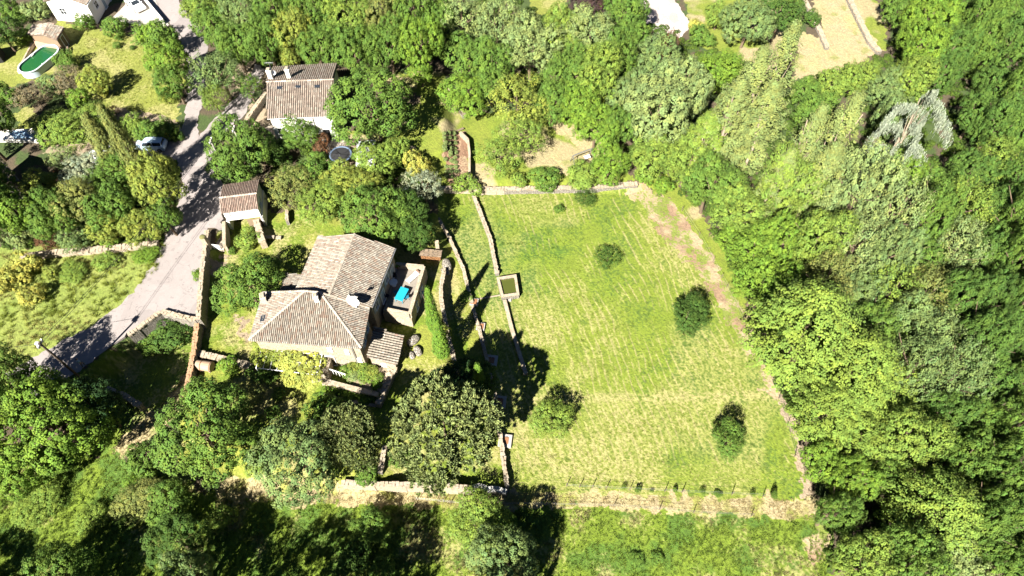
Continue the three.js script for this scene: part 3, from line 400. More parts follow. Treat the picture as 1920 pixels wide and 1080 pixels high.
// a window or door set on a wall that runs from a to b (world), at share f of its length, sill height y
function opening(parent, kind, a, b, f, y, w, h, o = {}) {
  const p = a.clone().lerp(b, f), ry = Math.atan2(-(b.z - a.z), b.x - a.x), g = new THREE.Group(); const put = (geo) => geo; const mats = { frame: o.frame ?? M.whitePaint };
  const fr = merge([box(w + .16, .1, .14, 0, h + .05, .03), box(w + .2, .08, .2, 0, -.04, .06), box(.08, h, .14, -w / 2 - .04, h / 2, .03), box(.08, h, .14, w / 2 + .04, h / 2, .03), ...(kind === 'window' ? [box(.05, h, .06, 0, h / 2, .03), box(w, .05, .06, 0, h * .55, .031)] : [])]);
  const root = part(kind, fr, mats.frame, parent); root.position.copy(at(p, y)).sub(parent.position); root.rotation.y = ry + (o.flip ? Math.PI : 0);
  part(kind === 'window' ? 'pane' : 'door_leaf', box(w, h, .05, 0, h / 2, .012), kind === 'window' ? M.darkGlass : o.leaf ?? M.oldWood, root);
  if (o.shutters) for (const s of [-1, 1]) part('shutter', merge([box(w * .52, h, .045, s * (w * .78 + .08), h / 2, .07), box(w * .46, .08, .02, s * (w * .78 + .08), h * .2, .1), box(w * .46, .08, .02, s * (w * .78 + .08), h * .8, .1)]), o.shutterMat ?? M.shutter, root);
  return root;
}
function chimney(parent, base, w, d, h, ry, mat, pot = true) { const p = base.clone().sub(parent.position), ch = part('chimney', boxUV(merge([box(w, h + 1, d, 0, (h - 1) / 2, 0), box(w + .12, .1, d + .12, 0, h + .05, 0)])), mat, parent); ch.position.copy(p); ch.rotation.y = ry; const l = [box(w * .8, .06, d * .8, 0, h + .32, 0, 0, .06)]; for (const [a, b] of [[-1, -1], [1, -1], [-1, 1], [1, 1]]) l.push(box(.08, .2, .08, a * w * .32, h + .2, b * d * .32)); if (pot) part('chimney_cap', merge(l), M.cope, ch); return ch; }
function gutter(parent, a, b, mat = M.zinc) { const g = rod(a.clone().sub(parent.position).add(V(0, -.06, 0)), b.clone().sub(parent.position).add(V(0, -.06, 0)), .075, .075, 8); part('gutter', g, mat, parent); }

// --- the stone farmhouse ---
{
  R = mulberry(41);
  const EY = 7.3, AY = 9.6, B1 = 7.55, BR = 9.3;
  const A = P(467, 637, EY), B = P(677, 652, EY), C2 = P(692, 578, EY), D = P(493, 549, EY), aL = P(572, 546, AY), aR = P(601, 549, AY);
  const e1 = P(599, 443, B1), e2 = P(742, 466, B1), e3 = P(698, 576, B1), e4 = P(556, 545, B1), r1 = P(665, 439, BR), r2 = P(618, 553, BR);
  const c = A.clone().add(e2).multiplyScalar(.5); c.y = 0; const h = thing('stone_farmhouse', 'large stone farmhouse with two pale tiled roofs, hipped in front and gabled behind', 'house', c);
  const inA = insetPoly([A, B, C2, D], .4);
  part('wall', hull([...inA.map((p) => at(p, 0)), ...inA.map((p) => at(p, EY - .1)), ...[aL, aR].map((p) => at(p, AY - .32))], c), M.houseStone, h);
  const inB = insetPoly([e1, e2, e3, e4], .35);
  part('wall', hull([...inB.map((p) => at(p, 0)), ...inB.map((p) => at(p, B1 - .1)), at(r1.clone().lerp(r2, .04), BR - .28), at(r2, BR - .28)], c), M.houseStone, h);
  const mid = aL.clone().add(aR).multiplyScalar(.5);
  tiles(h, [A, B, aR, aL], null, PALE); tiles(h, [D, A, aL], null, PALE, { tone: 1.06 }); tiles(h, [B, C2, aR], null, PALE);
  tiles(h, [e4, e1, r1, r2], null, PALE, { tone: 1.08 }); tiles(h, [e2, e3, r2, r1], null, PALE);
  ridge(h, [[A, aL], [B, aR], [aL, aR], [r1, r2]], PALE);
  ridge(h, [[D, aL], [C2, aR]], PALE);
  for (const [a, b] of [[A, B], [B, C2], [A, D], [e2, e3], [e1, e4]]) gutter(h, a, b);
  const [wA, wB, wC, wD] = inA; part('downpipe', merge([rod(at(wB, EY - .3).add(V(-.9, 0, .1)).sub(c), at(wB, 1.8).add(V(-.9, 0, .1)).sub(c), .06, .06, 8)]), M.zinc, h);
  // south front
  opening(h, 'window', wA, wB, .86, 4.9, .35, .7); opening(h, 'window', wA, wB, .955, 3.1, .35, .7); opening(h, 'window', wA, wB, .70, 5.3, .4, .6); opening(h, 'door', wA, wB, .66, 1.7, 1.0, 2.1); opening(h, 'door', wA, wB, .3, 1.7, 1.1, 2.1);
  // east side, in shade
  opening(h, 'window', wB, wC, .35, 4.7, .8, 1.2, { shutters: 1 }); opening(h, 'window', wB, wC, .75, 4.7, .7, 1.1, { shutters: 1 });
  const [v1, v2, v3, v4] = inB; opening(h, 'window', v3, v2, .14, 5.0, .8, 1.2, { shutters: 1 }); opening(h, 'door', v3, v2, .38, 3.62, 1.0, 2.1, { leaf: M.shutter }); opening(h, 'window', v3, v2, .62, 5.2, .8, 1.2, { shutters: 1 }); opening(h, 'door', v3, v2, .84, 3.62, 1.0, 2.1, { leaf: M.shutter });
  opening(h, 'window', v4, v1, .3, 4.6, .8, 1.2, { flip: 1, shutters: 1 }); opening(h, 'window', v4, v1, .7, 4.6, .8, 1.2, { flip: 1, shutters: 1 });
  // chimneys, dish, skylight
  chimney(h, P(498, 566, 7.35), .55, .8, 1.2, .3, M.cream); chimney(h, P(594, 562, 9.4), .5, .5, .8, .2, M.plaster); chimney(h, P(662, 566, 8.6), 1.0, .6, .7, -.3, M.plaster, false);
  const dish = part('satellite_dish', (() => { const g = new THREE.SphereGeometry(.62, 20, 8, 0, 6.283, 0, .75); g.rotateX(Math.PI); g.translate(0, .62, 0); g.rotateX(1.0); g.rotateY(-.35); return g; })(), std({ color: lin(.78, .78, .78), roughness: .5, side: THREE.DoubleSide }), h); dish.position.copy(P(669, 566, 9.3)).sub(c);
  part('aerial_mast', (() => { const p = P(664, 571, 8.7).sub(c), l = [rod(p, p.clone().add(V(0, 2.6, 0)), .03)]; for (let k = 0; k < 5; k++) l.push(rod(p.clone().add(V(-.1 + k * .22, 2.4, -.3)), p.clone().add(V(-.1 + k * .22, 2.4, .3)), .018, .018, 5)); l.push(rod(p.clone().add(V(-.2, 2.4, 0)), p.clone().add(V(.95, 2.4, 0)), .02, .02, 5), box(.5, .35, .06, .1, 2.0, 0).translate(p.x, p.y, p.z)); return merge(l); })(), M.darkMetal, h);
  const sl = part('skylight', box(.78, .08, 1.0), M.zinc, h); { const p = P(494, 598, 8.0), n = A.clone().sub(D).cross(aL.clone().sub(D)).normalize(); if (n.y < 0) n.negate(); const t = A.clone().sub(P(494, 598, 7.5)).dot(n); const q = P(494, 598, 7.5 + t / Math.max(.5, n.y)); sl.position.copy(q.addScaledVector(n, .1)).sub(c); sl.quaternion.setFromUnitVectors(V(0, 1, 0), n); part('skylight_pane', box(.62, .03, .84, 0, .05, 0), M.darkGlass, sl); }

  // west lean-to
  const L = [P(533, 512, 4.6), P(566, 514, 5.5), P(555, 545, 5.5), P(523, 549, 4.6)];
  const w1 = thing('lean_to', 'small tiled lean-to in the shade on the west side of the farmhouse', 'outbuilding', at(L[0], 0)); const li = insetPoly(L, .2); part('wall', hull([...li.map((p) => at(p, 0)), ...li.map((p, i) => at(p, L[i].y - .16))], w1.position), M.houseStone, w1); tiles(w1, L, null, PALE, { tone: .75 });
  // south east lean-to
  const K = [P(702, 612, 4.5), P(755, 630, 3.6), P(743, 684, 3.6), P(688, 669, 4.5)]; const w2 = thing('lean_to', 'tiled lean-to at the south east corner of the farmhouse, half in shadow', 'outbuilding', at(K[0], 0)); const ki = insetPoly(K, .22); part('wall', hull([...ki.map((p) => at(p, 0)), ...ki.map((p, i) => at(p, K[i].y - .16))], w2.position), M.houseStone, w2); tiles(w2, K, null, [...PALE.slice(0, 4), RED[0]], { pitch: .33 });
  opening(w2, 'window', ki[3], ki[2], .5, 2.2, .5, .6);
  // raised terrace
  const FY = 3.6, PY = 4.45, tp = [P(740, 491, PY), P(798, 497, PY), P(770, 591, PY), P(716, 580, PY)], tc = at(tp[0], 0), tr = thing('terrace', 'raised stone terrace with parapet on the east side of the farmhouse', 'terrace', tc);
  part('terrace_wall', hull([...tp.map((p) => at(p, 0)), ...tp.map((p) => at(p, FY - .05))], tc), M.houseStone, tr);
  const fl = insetPoly(tp, .3); part('paving', hull([...fl.map((p) => at(p, FY - .1)), ...fl.map((p) => at(p, FY))], tc), std({ map: rep(roadT, 1 / 9), color: lin(.66, .66, .58), bumpMap: rep(grainB, 1), bumpScale: .03 }), tr);
  const wallSeg = (a, b, t, y0, y1) => { const d = b.clone().sub(a), l = Math.hypot(d.x, d.z), m = a.clone().add(b).multiplyScalar(.5); return box(l, y1 - y0, t, m.x - tc.x, (y0 + y1) / 2, m.z - tc.z, Math.atan2(-d.z, d.x)); };
  const ti = insetPoly(tp, .2); part('parapet', boxUV(merge([wallSeg(ti[0], ti[1], .42, FY - .02, PY), wallSeg(ti[1], ti[2], .42, FY - .01, PY - .004), wallSeg(ti[2], ti[3], .42, FY - .02, PY)])), M.houseStone, tr);
  for (const f of [.3, .6]) opening(tr, 'window', ti[2].clone().lerp(tp[2], 1), tp[1], f, 2.2, .7, 1.3, { shutters: f > .5 });
  // on the terrace
  const TP = (u, v, y = FY) => P(u, v, y);
  const rt = thing('round_table', 'white round table in the shade on the terrace', 'table', TP(739, 535)); part('tabletop', cyl(.52, .52, .05, 0, .7, 0, 28), M.whitePaint, rt); part('pedestal', merge([cyl(.05, .05, .68, 0, .02, 0, 10), cyl(.28, .2, .04, 0, .004, 0, 14)]), M.whitePaint, rt);
  const turq = std({ color: lin(.015, .36, .52), roughness: .45 }), bt = thing('garden_table', 'turquoise rectangular table on the terrace', 'table', TP(754.5, 557), -0.35); part('tabletop', rbox(1.1, .05, 1.95, .02, 0, .72, 0), turq, bt); for (const [x, z] of [[-.45, -.85], [.45, -.85], [-.45, .85], [.45, .85]]) part('leg', box(.06, .7, .06, x, .35, z), turq, bt);
  const chair = (label, mat, p, ry) => { const t = thing('garden_chair', label, 'chair', p, ry, 'chairs on the terrace'); part('seat', rbox(.46, .05, .44, .02, 0, .44, 0), mat, t); part('backrest', rbox(.46, .45, .05, .02, 0, .68, -.22), mat, t); for (const [x, z] of [[-.2, -.19], [.2, -.19], [-.2, .19], [.2, .19]]) part('leg', box(.04, .43, .04, x, .215, z), mat, t); return t; };
  const teal = std({ color: lin(.02, .17, .26), roughness: .5 }); chair('teal blue chair on the sunlit side of the turquoise table', teal, TP(764, 560), 1.7 + Math.PI); chair('teal blue chair on the house side of the turquoise table', teal, TP(743, 551), 1.9 - Math.PI * .0 + 0); chair('dark chair north of the white round table', M.darkMetal, TP(740, 521), 0); chair('dark chair by the house door, south of the white round table', M.darkMetal, TP(727, 558), 1.2); chair('bluish chair at the north end of the terrace by the wall', M.shutter, TP(740, 508), .6);
  const lo = thing('sun_lounger', 'white sun lounger with a brown headrest on the terrace', 'sun lounger', TP(774, 522), -.72); part('mattress', merge([rbox(.62, .09, 1.35, .04, 0, .34, .25), (() => { const g = rbox(.62, .09, .62, .04); g.rotateX(.35); g.translate(0, .43, -.68); return g; })()]), std({ color: lin(.82, .82, .80), roughness: .9 }), lo); part('headrest', (() => { const g = rbox(.6, .1, .26, .04); g.rotateX(.35); g.translate(0, .57, -.95); return g; })(), std({ color: lin(.20, .11, .07) }), lo); part('frame', merge([box(.05, .05, 1.9, -.3, .26, 0), box(.05, .05, 1.9, .3, .26, 0)]), M.whitePaint, lo); for (const [x, z] of [[-.3, -.7], [.3, -.7], [-.3, .8], [.3, .8]]) part('leg', box(.05, .26, .05, x, .13, z), M.whitePaint, lo);
  const pot = thing('potted_plant', 'potted plant in the shaded north corner of the terrace', 'plant', TP(746, 502)); part('pot', cyl(.16, .22, .35, 0, 0, 0, 14), M.rust, pot); part('foliage', broad({ rad: .35, hgt: .35, lobes: 2, size: .5, cr: .12, n: 12, leaf: .14 }), leafMat(C.mid), pot).position.y = .6;
  // pergola
  const pg = thing('pergola', 'white metal pergola frame under the golden creeper', 'pergola', P(585, 690, 1.7)), pc = pg.position, q = [P(604, 665, 4.2), P(596, 703, 4.2), P(480, 690, 4.2), P(490, 655, 4.2)].map((p) => p.sub(pc)); part('beam', merge([rod(q[0], q[1], .05), rod(q[1], q[2], .05), rod(q[2], q[3], .05), rod(q[3], q[0], .05)]), M.whitePaint, pg); for (let k = 1; k < 9; k++) part('rafter', rod(q[0].clone().lerp(q[3], k / 9), q[1].clone().lerp(q[2], k / 9), .035, .035, 6), M.whitePaint, pg); for (let k = 0; k < 4; k++) part('rail', rod(q[0].clone().lerp(q[1], k / 3.5), q[0].clone().lerp(q[1], k / 3.5).add(V(-1.4, 0, .2)), .03, .03, 6), M.whitePaint, pg); for (const p of q) part('post', rod(p, V(p.x, 0, p.z), .05), M.whitePaint, pg);
  // raised bed, steps and lower beds
  const bed = [P(646, 686, 2.5), P(740, 687, 2.5), P(708, 737, 2.5), P(655, 722, 2.5)], bc = at(bed[0], 0), rb = thing('raised_bed', 'raised rock garden bed below the south front of the farmhouse', 'garden bed', bc); part('bank', hull([...bed.map((p) => at(p, .8)), ...bed.map((p) => at(p, 2.25))], bc), std({ color: lin(.40, .31, .20), map: null, bumpMap: rep(grainB, 1), bumpScale: .05 }), rb);
  { const rocks = []; for (let k = 0; k < 60; k++) { const f = R(), a = bed[1].clone().lerp(bed[2], f); const g = new THREE.DodecahedronGeometry(rr(.18, .42), 0); g.scale(1, rr(.5, .8), 1); g.rotateY(R() * 6); g.translate(a.x - bc.x + rr(-.9, .25), 2.2 + rr(-.3, .2), a.z - bc.z + rr(-.2, .2)); rocks.push(g); } part('rocks', boxUV(merge(rocks)), M.paleStone, rb, 'stuff'); }
  [[652, 700, 13, 'mid'], [668, 693, 14, 'yelgreen'], [683, 697, 14, 'lime'], [700, 700, 12, 'yelgreen'], [688, 712, 13, 'lime'], [668, 710, 11, 'pale'], [712, 712, 9, 'lime'], [706, 726, 8, 'bright']].forEach(([u, v, px, col], i) => { const t = plant('rockery_plant', `${['dark leafy', 'yellow green', 'bright leafy', 'yellowish', 'lime leafy', 'pale grey', 'small green', 'corner'][i]} plant in the rock garden bed, ${['left end', 'upper left', 'upper middle', 'upper right', 'lower middle', 'lower left', 'lower right', 'lowest corner'][i]}`, 'small', col, u, v, px, .9, { cat: 'plant', crown: .97, group: 'plants of the rock garden bed' }); t.position.y = 2.2; });
  stoneWall('stone_wall', 'stone wall along the south foot of the rock garden bed', 'wall', [[604, 712], [640, 722], [708, 739]], .5, 2.9, { smooth: true, mat: M.paleStone });
  stoneWall('stone_wall', 'dark retaining wall below the rock garden, facing the pines', 'wall', [[741, 688], [728, 716], [708, 758]], .6, 2.5);
  stoneWall('stone_wall', 'low kerb of the two lower terrace beds', 'wall', [[604, 738], [650, 750], [704, 760]], .3, 1.85, { smooth: true });
  stoneWall('stone_wall', 'stone parapet of the steps beside the pergola', 'wall', [[618, 672], [610, 702]], .35, 3.4, { smooth: true, mat: M.paleStone });
  for (const [u, v, px, l] of [[622, 727, 15, 'left'], [652, 736, 17, 'middle'], [682, 744, 15, 'right']]) S(`leafy green plants filling the ${l} of the lower terrace beds`, 'small', 'bright', u, v, px, .8, { cat: 'plant' });
  const st = thing('garden_steps', 'stone steps going up between the pergola and the rock garden', 'steps', P(600, 712, 1.6), .25); for (let k = 0; k < 6; k++) part('step', rbox(1.9, .19, .5, .02, 0, .1 + k * .17, -k * .34), M.cope, st); part('landing', box(1.9, .2, 1.8, 0, 1.12, -2.9), M.pave, st);
  const rail = thing('garden_railing', 'white wooden railing over the dark stairwell by the steps', 'railing', P(635, 704, 2.3), -.33); part('handrail', box(2.2, .09, .09, 0, 1, 0), M.whitePaint, rail); for (let k = 0; k < 6; k++) part('baluster', box(.07, 1, .07, -1 + k * .4, .5, 0), M.whitePaint, rail);
}
// --- north house ---
{
  R = mulberry(43); const EY = 7.8, RY = 9.5, a = P(501, 223, EY), b = P(626, 218, EY), c2 = P(633, 120.5, EY), d = P(511, 127.5, EY), r1 = P(499.5, 154, RY), r2 = P(625, 149.5, RY);
  // the ridge ends lie over the gable walls
  const rw = d.clone().lerp(a, .5), re = c2.clone().lerp(b, .5); const k1 = at(r1, RY), k2 = at(r2, RY);
  const c = a.clone().add(c2).multiplyScalar(.5); c.y = 0; const h = thing('north_house', 'white rendered house with a rose tiled gable roof behind the trampoline', 'house', c), ins = insetPoly([a, b, c2, d], .3);
  part('wall', hull([...ins.map((p) => at(p, 1)), ...ins.map((p) => at(p, EY - .1)), k1.clone().lerp(k2, .03).setY(RY - .28), k2.clone().lerp(k1, .03).setY(RY - .28)], c), M.plaster, h);
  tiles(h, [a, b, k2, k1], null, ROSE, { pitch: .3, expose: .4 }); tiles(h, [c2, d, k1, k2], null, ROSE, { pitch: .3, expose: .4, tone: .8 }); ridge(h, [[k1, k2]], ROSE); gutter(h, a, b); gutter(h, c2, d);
  const n = b.clone().sub(a).cross(k1.clone().sub(a)).normalize(); if (n.y < 0) n.negate();
  for (const [f, g] of [[.2, .82], [.475, .83], [.76, .82]]) { const p = a.clone().lerp(b, f).lerp(k1.clone().lerp(k2, f), g).addScaledVector(n, .12), sl = part('skylight', box(.85, .08, .5), M.darkMetal, h); sl.position.copy(p).sub(c); sl.quaternion.setFromUnitVectors(V(0, 1, 0), n); part('skylight_pane', box(.7, .03, .38, 0, .05, 0), M.darkGlass, sl); }
  chimney(h, P(509, 148, 9.1), .6, .6, 1.5, 0, M.plaster); chimney(h, P(543, 146, 9.2), .55, .55, 1.5, 0, M.plaster);
  part('satellite_dish', (() => { const g = new THREE.SphereGeometry(.5, 18, 8, 0, 6.283, 0, .75); g.rotateX(Math.PI); g.translate(0, .5, 0); g.rotateX(1.1); return g; })(), std({ color: lin(.7, .72, .75), roughness: .5, side: THREE.DoubleSide }), h).position.copy(P(513, 136, 10)).sub(c);
  part('aerial', (() => { const p = P(512, 140, 9).sub(c), l = [rod(p, p.clone().add(V(0, 2.2, 0)), .03), rod(p.clone().add(V(-.6, 2.1, 0)), p.clone().add(V(.6, 2.1, 0)), .02)]; for (let k = 0; k < 5; k++) l.push(rod(p.clone().add(V(-.5 + k * .25, 2.1, -.3)), p.clone().add(V(-.5 + k * .25, 2.1, .3)), .018)); return merge(l); })(), M.greyMetal, h);
  const [wa, wb, wc] = ins; opening(h, 'window', wa, wb, .12, 4.6, 1.0, 1.2, { shutters: 1, shutterMat: M.whitePaint }); opening(h, 'window', wa, wb, .5, 4.6, 1.0, 1.2, { shutters: 1, shutterMat: M.whitePaint }); opening(h, 'door', wa, wb, .84, 3.05, 1.0, 2.1, { leaf: M.black, shutters: 1, shutterMat: M.whitePaint }); opening(h, 'window', wb, wc, .4, 5.6, .8, 1.1, { shutters: 1 });
  part('downpipe', rod(at(wa.clone().lerp(wb, .68), EY - .2).add(V(0, 0, .1)).sub(c), at(wa.clone().lerp(wb, .68), 3).add(V(0, 0, .1)).sub(c), .05), M.zinc, h);
  const t = thing('white_shed', 'flat white shed roof among the bushes right of the trampoline', 'shed', P(684, 286, 3), .05), q = [P(669, 265, 5.2), P(704, 262, 5.2), P(702, 310, 5), P(667, 312, 5)].map((p) => p.sub(t.position)); part('roof_sheet', hull([...q, ...q.map((p) => p.clone().add(V(0, -.08, 0)))], V()).rotateY(-.05), std({ color: lin(.66, .68, .72), roughness: .5 }), t); const qi = q.map((p) => p.clone().multiplyScalar(.93)); part('wall', hull([...qi.map((p) => V(p.x, 1.95, p.z)), ...qi.map((p) => V(p.x, -.3, p.z))], V()).rotateY(-.05), M.oldWood, t); for (let k = 1; k < 5; k++) part('batten', rod(q[0].clone().lerp(q[3], k / 5).add(V(0, .03, 0)), q[1].clone().lerp(q[2], k / 5).add(V(0, .03, 0)), .03, .03, 5).rotateY(-.05), M.greyMetal, t);
  struct('yard_paving', sheet([[498, 240], [505, 232], [640, 228], [652, 262], [640, 280], [600, 268], [520, 262]], 3, .05, .1), M.pave);
}
// --- garage by the road ---
{
  R = mulberry(47); const EY = 5.5, RY = 6.5, a = P(414, 399, EY), b = P(484, 390, EY), c2 = P(486, 337, EY), d = P(418.5, 347, EY), k1 = P(412.5, 371.5, RY), k2 = P(481, 363, RY), c = a.clone().add(c2).multiplyScalar(.5); c.y = 0; const h = thing('garage', 'small white garage with a brown tiled roof at the edge of the road', 'garage', c), ins = insetPoly([a, b, c2, d], .18);
  const lo = 3.55; part('wall', hull([...ins.map((p) => at(p, lo)), ...ins.map((p) => at(p, EY - .08)), k1.clone().lerp(k2, .03).setY(RY - .26), k2.clone().lerp(k1, .03).setY(RY - .26)], c), M.plaster, h);
  tiles(h, [a, b, k2, k1], null, [...RED.map((t) => mul3(t, 1.25)), PALE[0]], { pitch: .22, expose: .34 }); tiles(h, [c2, d, k1, k2], null, RED, { pitch: .22, expose: .34, tone: .95 }); ridge(h, [[k1, k2]], ROSE); gutter(h, a, b);
  // undercroft: side and back walls below the floor, open to the south
  const seg = (p, q, t, y0, y1) => { const v = q.clone().sub(p), m = p.clone().add(q).multiplyScalar(.5); return box(Math.hypot(v.x, v.z), y1 - y0, t, m.x - c.x, (y0 + y1) / 2, m.z - c.z, Math.atan2(-v.z, v.x)); };
  part('undercroft_wall', boxUV(merge([seg(ins[0], ins[3], .35, .6, lo - .004), seg(ins[3], ins[2], .35, .6, lo - .006), seg(ins[2], ins[1], .35, .6, lo - .005)])), M.plaster, h);
  part('undercroft_gate', (() => { const p = ins[0].clone().lerp(ins[1], .55), q = ins[0].clone().lerp(ins[1], .95), l = []; for (let k = 0; k < 6; k++) l.push(seg(p, q, .04, 1.7 + k * .28, 1.92 + k * .28)); return boxUV(merge(l)); })(), M.wood, h);
  opening(h, 'window', ins[1], ins[2], .35, 4.1, .7, .9, { shutters: 1 }); opening(h, 'door', ins[0], ins[3], .5, 3.1, 2.2, 2.0, { flip: 1, leaf: M.whitePaint }); opening(h, 'window', ins[0], ins[1], .08, 4.7, .5, .4);
  part('downpipe', rod(at(ins[1], EY - .2).sub(c).add(V(.1, 0, .1)), at(ins[1], 1.6).sub(c).add(V(.1, 0, .1)), .05), M.zinc, h);
  stoneWall('stone_wall', 'sloping buttress wall from the garage down to the lawn', 'wall', [[479, 410], [484, 428], [491, 452]], .8, 3.1, { mat: M.paleStone });
  stoneWall('stone_wall', 'pale topped wall between the garage path and the undercroft', 'wall', [[419, 415], [419.5, 436], [420, 458]], .4, 3.6, { smooth: true, mat: M.paleStone });
  stoneWall('stone_wall', 'short stub wall under the bush beside the garage shadow', 'wall', [[537, 392], [538, 414]], .4, 2.5);
  const pl = thing('gate_pillar', 'tall stone gate pillar with a mossy domed cap by the road', 'gate pillar', P(393, 466, 2.6)); part('shaft', boxUV(box(.6, 2.6, .6, 0, 1.2, 0)), M.paleStone, pl); part('cap', (() => { const g = new THREE.SphereGeometry(.4, 12, 6, 0, 6.283, 0, 1.57); g.scale(1, .6, 1); g.translate(0, 2.5, 0); return g; })(), std({ color: lin(.20, .19, .06), bumpMap: rep(grainB, 4), bumpScale: .03 }), pl);
  const gt = thing('garden_gate', 'small white lattice gate between the road and the garage path', 'gate', P(408, 468, 2.3), -.15); part('gate_frame', merge([box(1.1, .06, .05, 0, 1.05, 0), box(1.1, .06, .05, 0, .15, 0), box(.06, 1, .05, -.53, .6, 0), box(.06, 1, .05, .53, .6, 0)]), M.whitePaint, gt); for (let k = 0; k < 7; k++) part('gate_bar', box(.035, .9, .03, -.4 + k * .133, .6, 0), M.whitePaint, gt); for (let k = 0; k < 4; k++) part('gate_crossbar', box(1.0, .03, .025, 0, .3 + k * .2, .012), M.whitePaint, gt);
  const bn = thing('stone_bench', 'grey stone bench slabs on the lawn by the garage shadow', 'bench', G(512, 448), .02); part('seat', rbox(1.3, .16, .5, .03, -.35, .42, 0), M.cope, bn); part('seat', rbox(.7, .16, .5, .03, .85, .36, .05), M.cope, bn); for (const x of [-.8, .1, .65, 1.05]) part('support', box(.16, .36, .4, x, .17, 0), M.cope, bn);
}
// --- white house at the top edge ---
{
  R = mulberry(51); const q1 = P(108, 38, 3), q2 = P(183, 45, 3), e = P(214, -10, 3).sub(q2).normalize(), w = q1.clone().sub(q2), q3 = q2.clone().addScaledVector(e, 9.5), q4 = q1.clone().addScaledVector(e, 9.5), c = q2.clone(); c.y = 0; const h = thing('white_house', 'white modern house with a grey shaded side at the top edge by the parked car', 'house', c), H = 6.7, ft = [q1, q2, q3, q4];
  const m1 = q1.clone().lerp(q2, .5), m2 = q4.clone().lerp(q3, .5); part('wall', hull([...ft.map((p) => at(p, 2)), ...ft.map((p) => at(p, H)), at(m1, H + 1.2), at(m2, H + 1.2)], c), M.plaster, h);
  const o = (p, d1, d2) => p.clone().addScaledVector(w.clone().normalize(), d1).addScaledVector(e, d2); const A = at(o(q2, -.3, -.25), H + .05), B = at(o(q3, -.3, .25), H + .05), C3 = at(o(m2, 0, .25), H + 1.45), D = at(o(m1, 0, -.25), H + 1.45), A2 = at(o(q1, .3, -.25), H + .05), B2 = at(o(q4, .3, .25), H + .05); tiles(h, [A, B, C3, D], null, ROSE); tiles(h, [B2, A2, D, C3], null, ROSE); ridge(h, [[D, C3]], ROSE); gutter(h, A, B, M.whitePaint);
  opening(h, 'window', q2, q3, .24, 4.6, .9, 1.1, { shutters: 1, shutterMat: M.whitePaint }); opening(h, 'door', q2, q3, .8, 3.05, 2.6, 2.3, { leaf: M.whitePaint }); opening(h, 'door', q2, q3, .47, 3.05, .9, 2.1, { leaf: M.shutter }); opening(h, 'window', q1, q2, .3, 4.4, 1, 1.1);
  part('wall_lamp', box(.14, .22, .14).translate(...at(q2.clone().lerp(q3, .58), 5.3).addScaledVector(V(e.z, 0, -e.x), -.08).sub(c).toArray()), M.darkMetal, h);
  const lw = stoneWall('garden_wall', 'low white wall with a dark shadow between the drive and the lane', 'wall', [[266, -10], [284, 12], [304, 36]], .25, 4.1, { smooth: true, mat: M.plaster, cap: M.plaster });
}
// --- pool hut ---
{
  R = mulberry(53); const Y = 5.4, r1 = P(93, 43, 6), r2 = P(82, 66, 6), a = P(121, 52, Y), b = P(107, 76, Y), d = P(61, 47, Y), f = P(53, 65, Y), c = at(r1, 0), h = thing('pool_hut', 'low tiled pool hut with a gable roof behind the oval pool', 'hut', c), ins = insetPoly([a, b, f, d], .25); part('wall', hull([...ins.map((p) => at(p, 2)), ...ins.map((p) => at(p, Y - .08)), r1.clone().lerp(r2, .05).setY(5.75), r2.clone().lerp(r1, .05).setY(5.75)], c), M.wood, h); tiles(h, [a, b, r2, r1], null, PALE, { pitch: .3 }); tiles(h, [f, d, r1, r2], null, ROSE, { pitch: .3, tone: 1.05 }); ridge(h, [[r1, r2]], RED); opening(h, 'door', ins[0], ins[1], .5, 3, .9, 2, { flip: 1 });
  const dk = thing('pool_deck', 'pinkish paved deck between the pool hut and the oval pool', 'deck', P(85, 78, 3)); const q = [P(58, 66, 4.1), P(107, 77, 4.1), P(113, 91, 4.1), P(88, 84, 4.1), P(66, 84, 4.1)]; part('slab', hull([...q, ...q.map((p) => at(p, 2.7))], dk.position), std({ map: rep(plasterC, .3), color: lin(.78, .55, .42) }), dk);
}
// --- roofs at the left edge ---
{
  R = mulberry(57); const Y = 6.2, q = [P(-30, 290, Y + 1), P(2, 296, Y + .6), P(37, 338, Y), P(6, 352, Y), P(-40, 345, Y + .8)], c = at(q[1], 0), h = thing('stone_barn', 'shaded barn with a grey roof corner at the left edge', 'barn', c); part('roof', hull([...q, ...q.map((p) => p.clone().add(V(0, -.2, 0)))], c), std({ map: rep(dryC, .5), color: lin(.9, .8, .72) }), h); part('wall', hull([...q.map((p) => at(p, 2)).map((p, i, l) => p.clone().lerp(l[4], .06)), ...q.map((p) => p.clone().add(V(0, -.22, 0)).lerp(q[4], .06))], c), M.dryStone, h);
  const t = thing('tarp_cover', 'pale blue pool cover on a white terrace at the left edge', 'pool cover', P(45, 253, 3)), s = [P(15, 247, 3.6), P(46, 245, 3.6), P(60, 258, 3.6), P(28, 261, 3.6)].map((p) => p.sub(t.position)), w = [P(-6, 246, 3.5), P(66, 240, 3.5), P(77, 254, 3.5), P(70, 264, 3.5), P(-6, 262, 3.5)].map((p) => p.sub(t.position)); part('terrace', hull([...w, ...w.map((p) => V(p.x, -.5, p.z))], V()), M.plaster, t); part('cover', hull([...s, ...s.map((p) => p.clone().add(V(0, .06, 0)))], V()), std({ color: lin(.30, .46, .62), roughness: .5 }), t); for (let k = 1; k < 3; k++) part('seam', rod(s[0].clone().lerp(s[1], k / 3).add(V(0, .08, 0)), s[3].clone().lerp(s[2], k / 3).add(V(0, .08, 0)), .025, .025, 5), M.whitePaint, t);
}
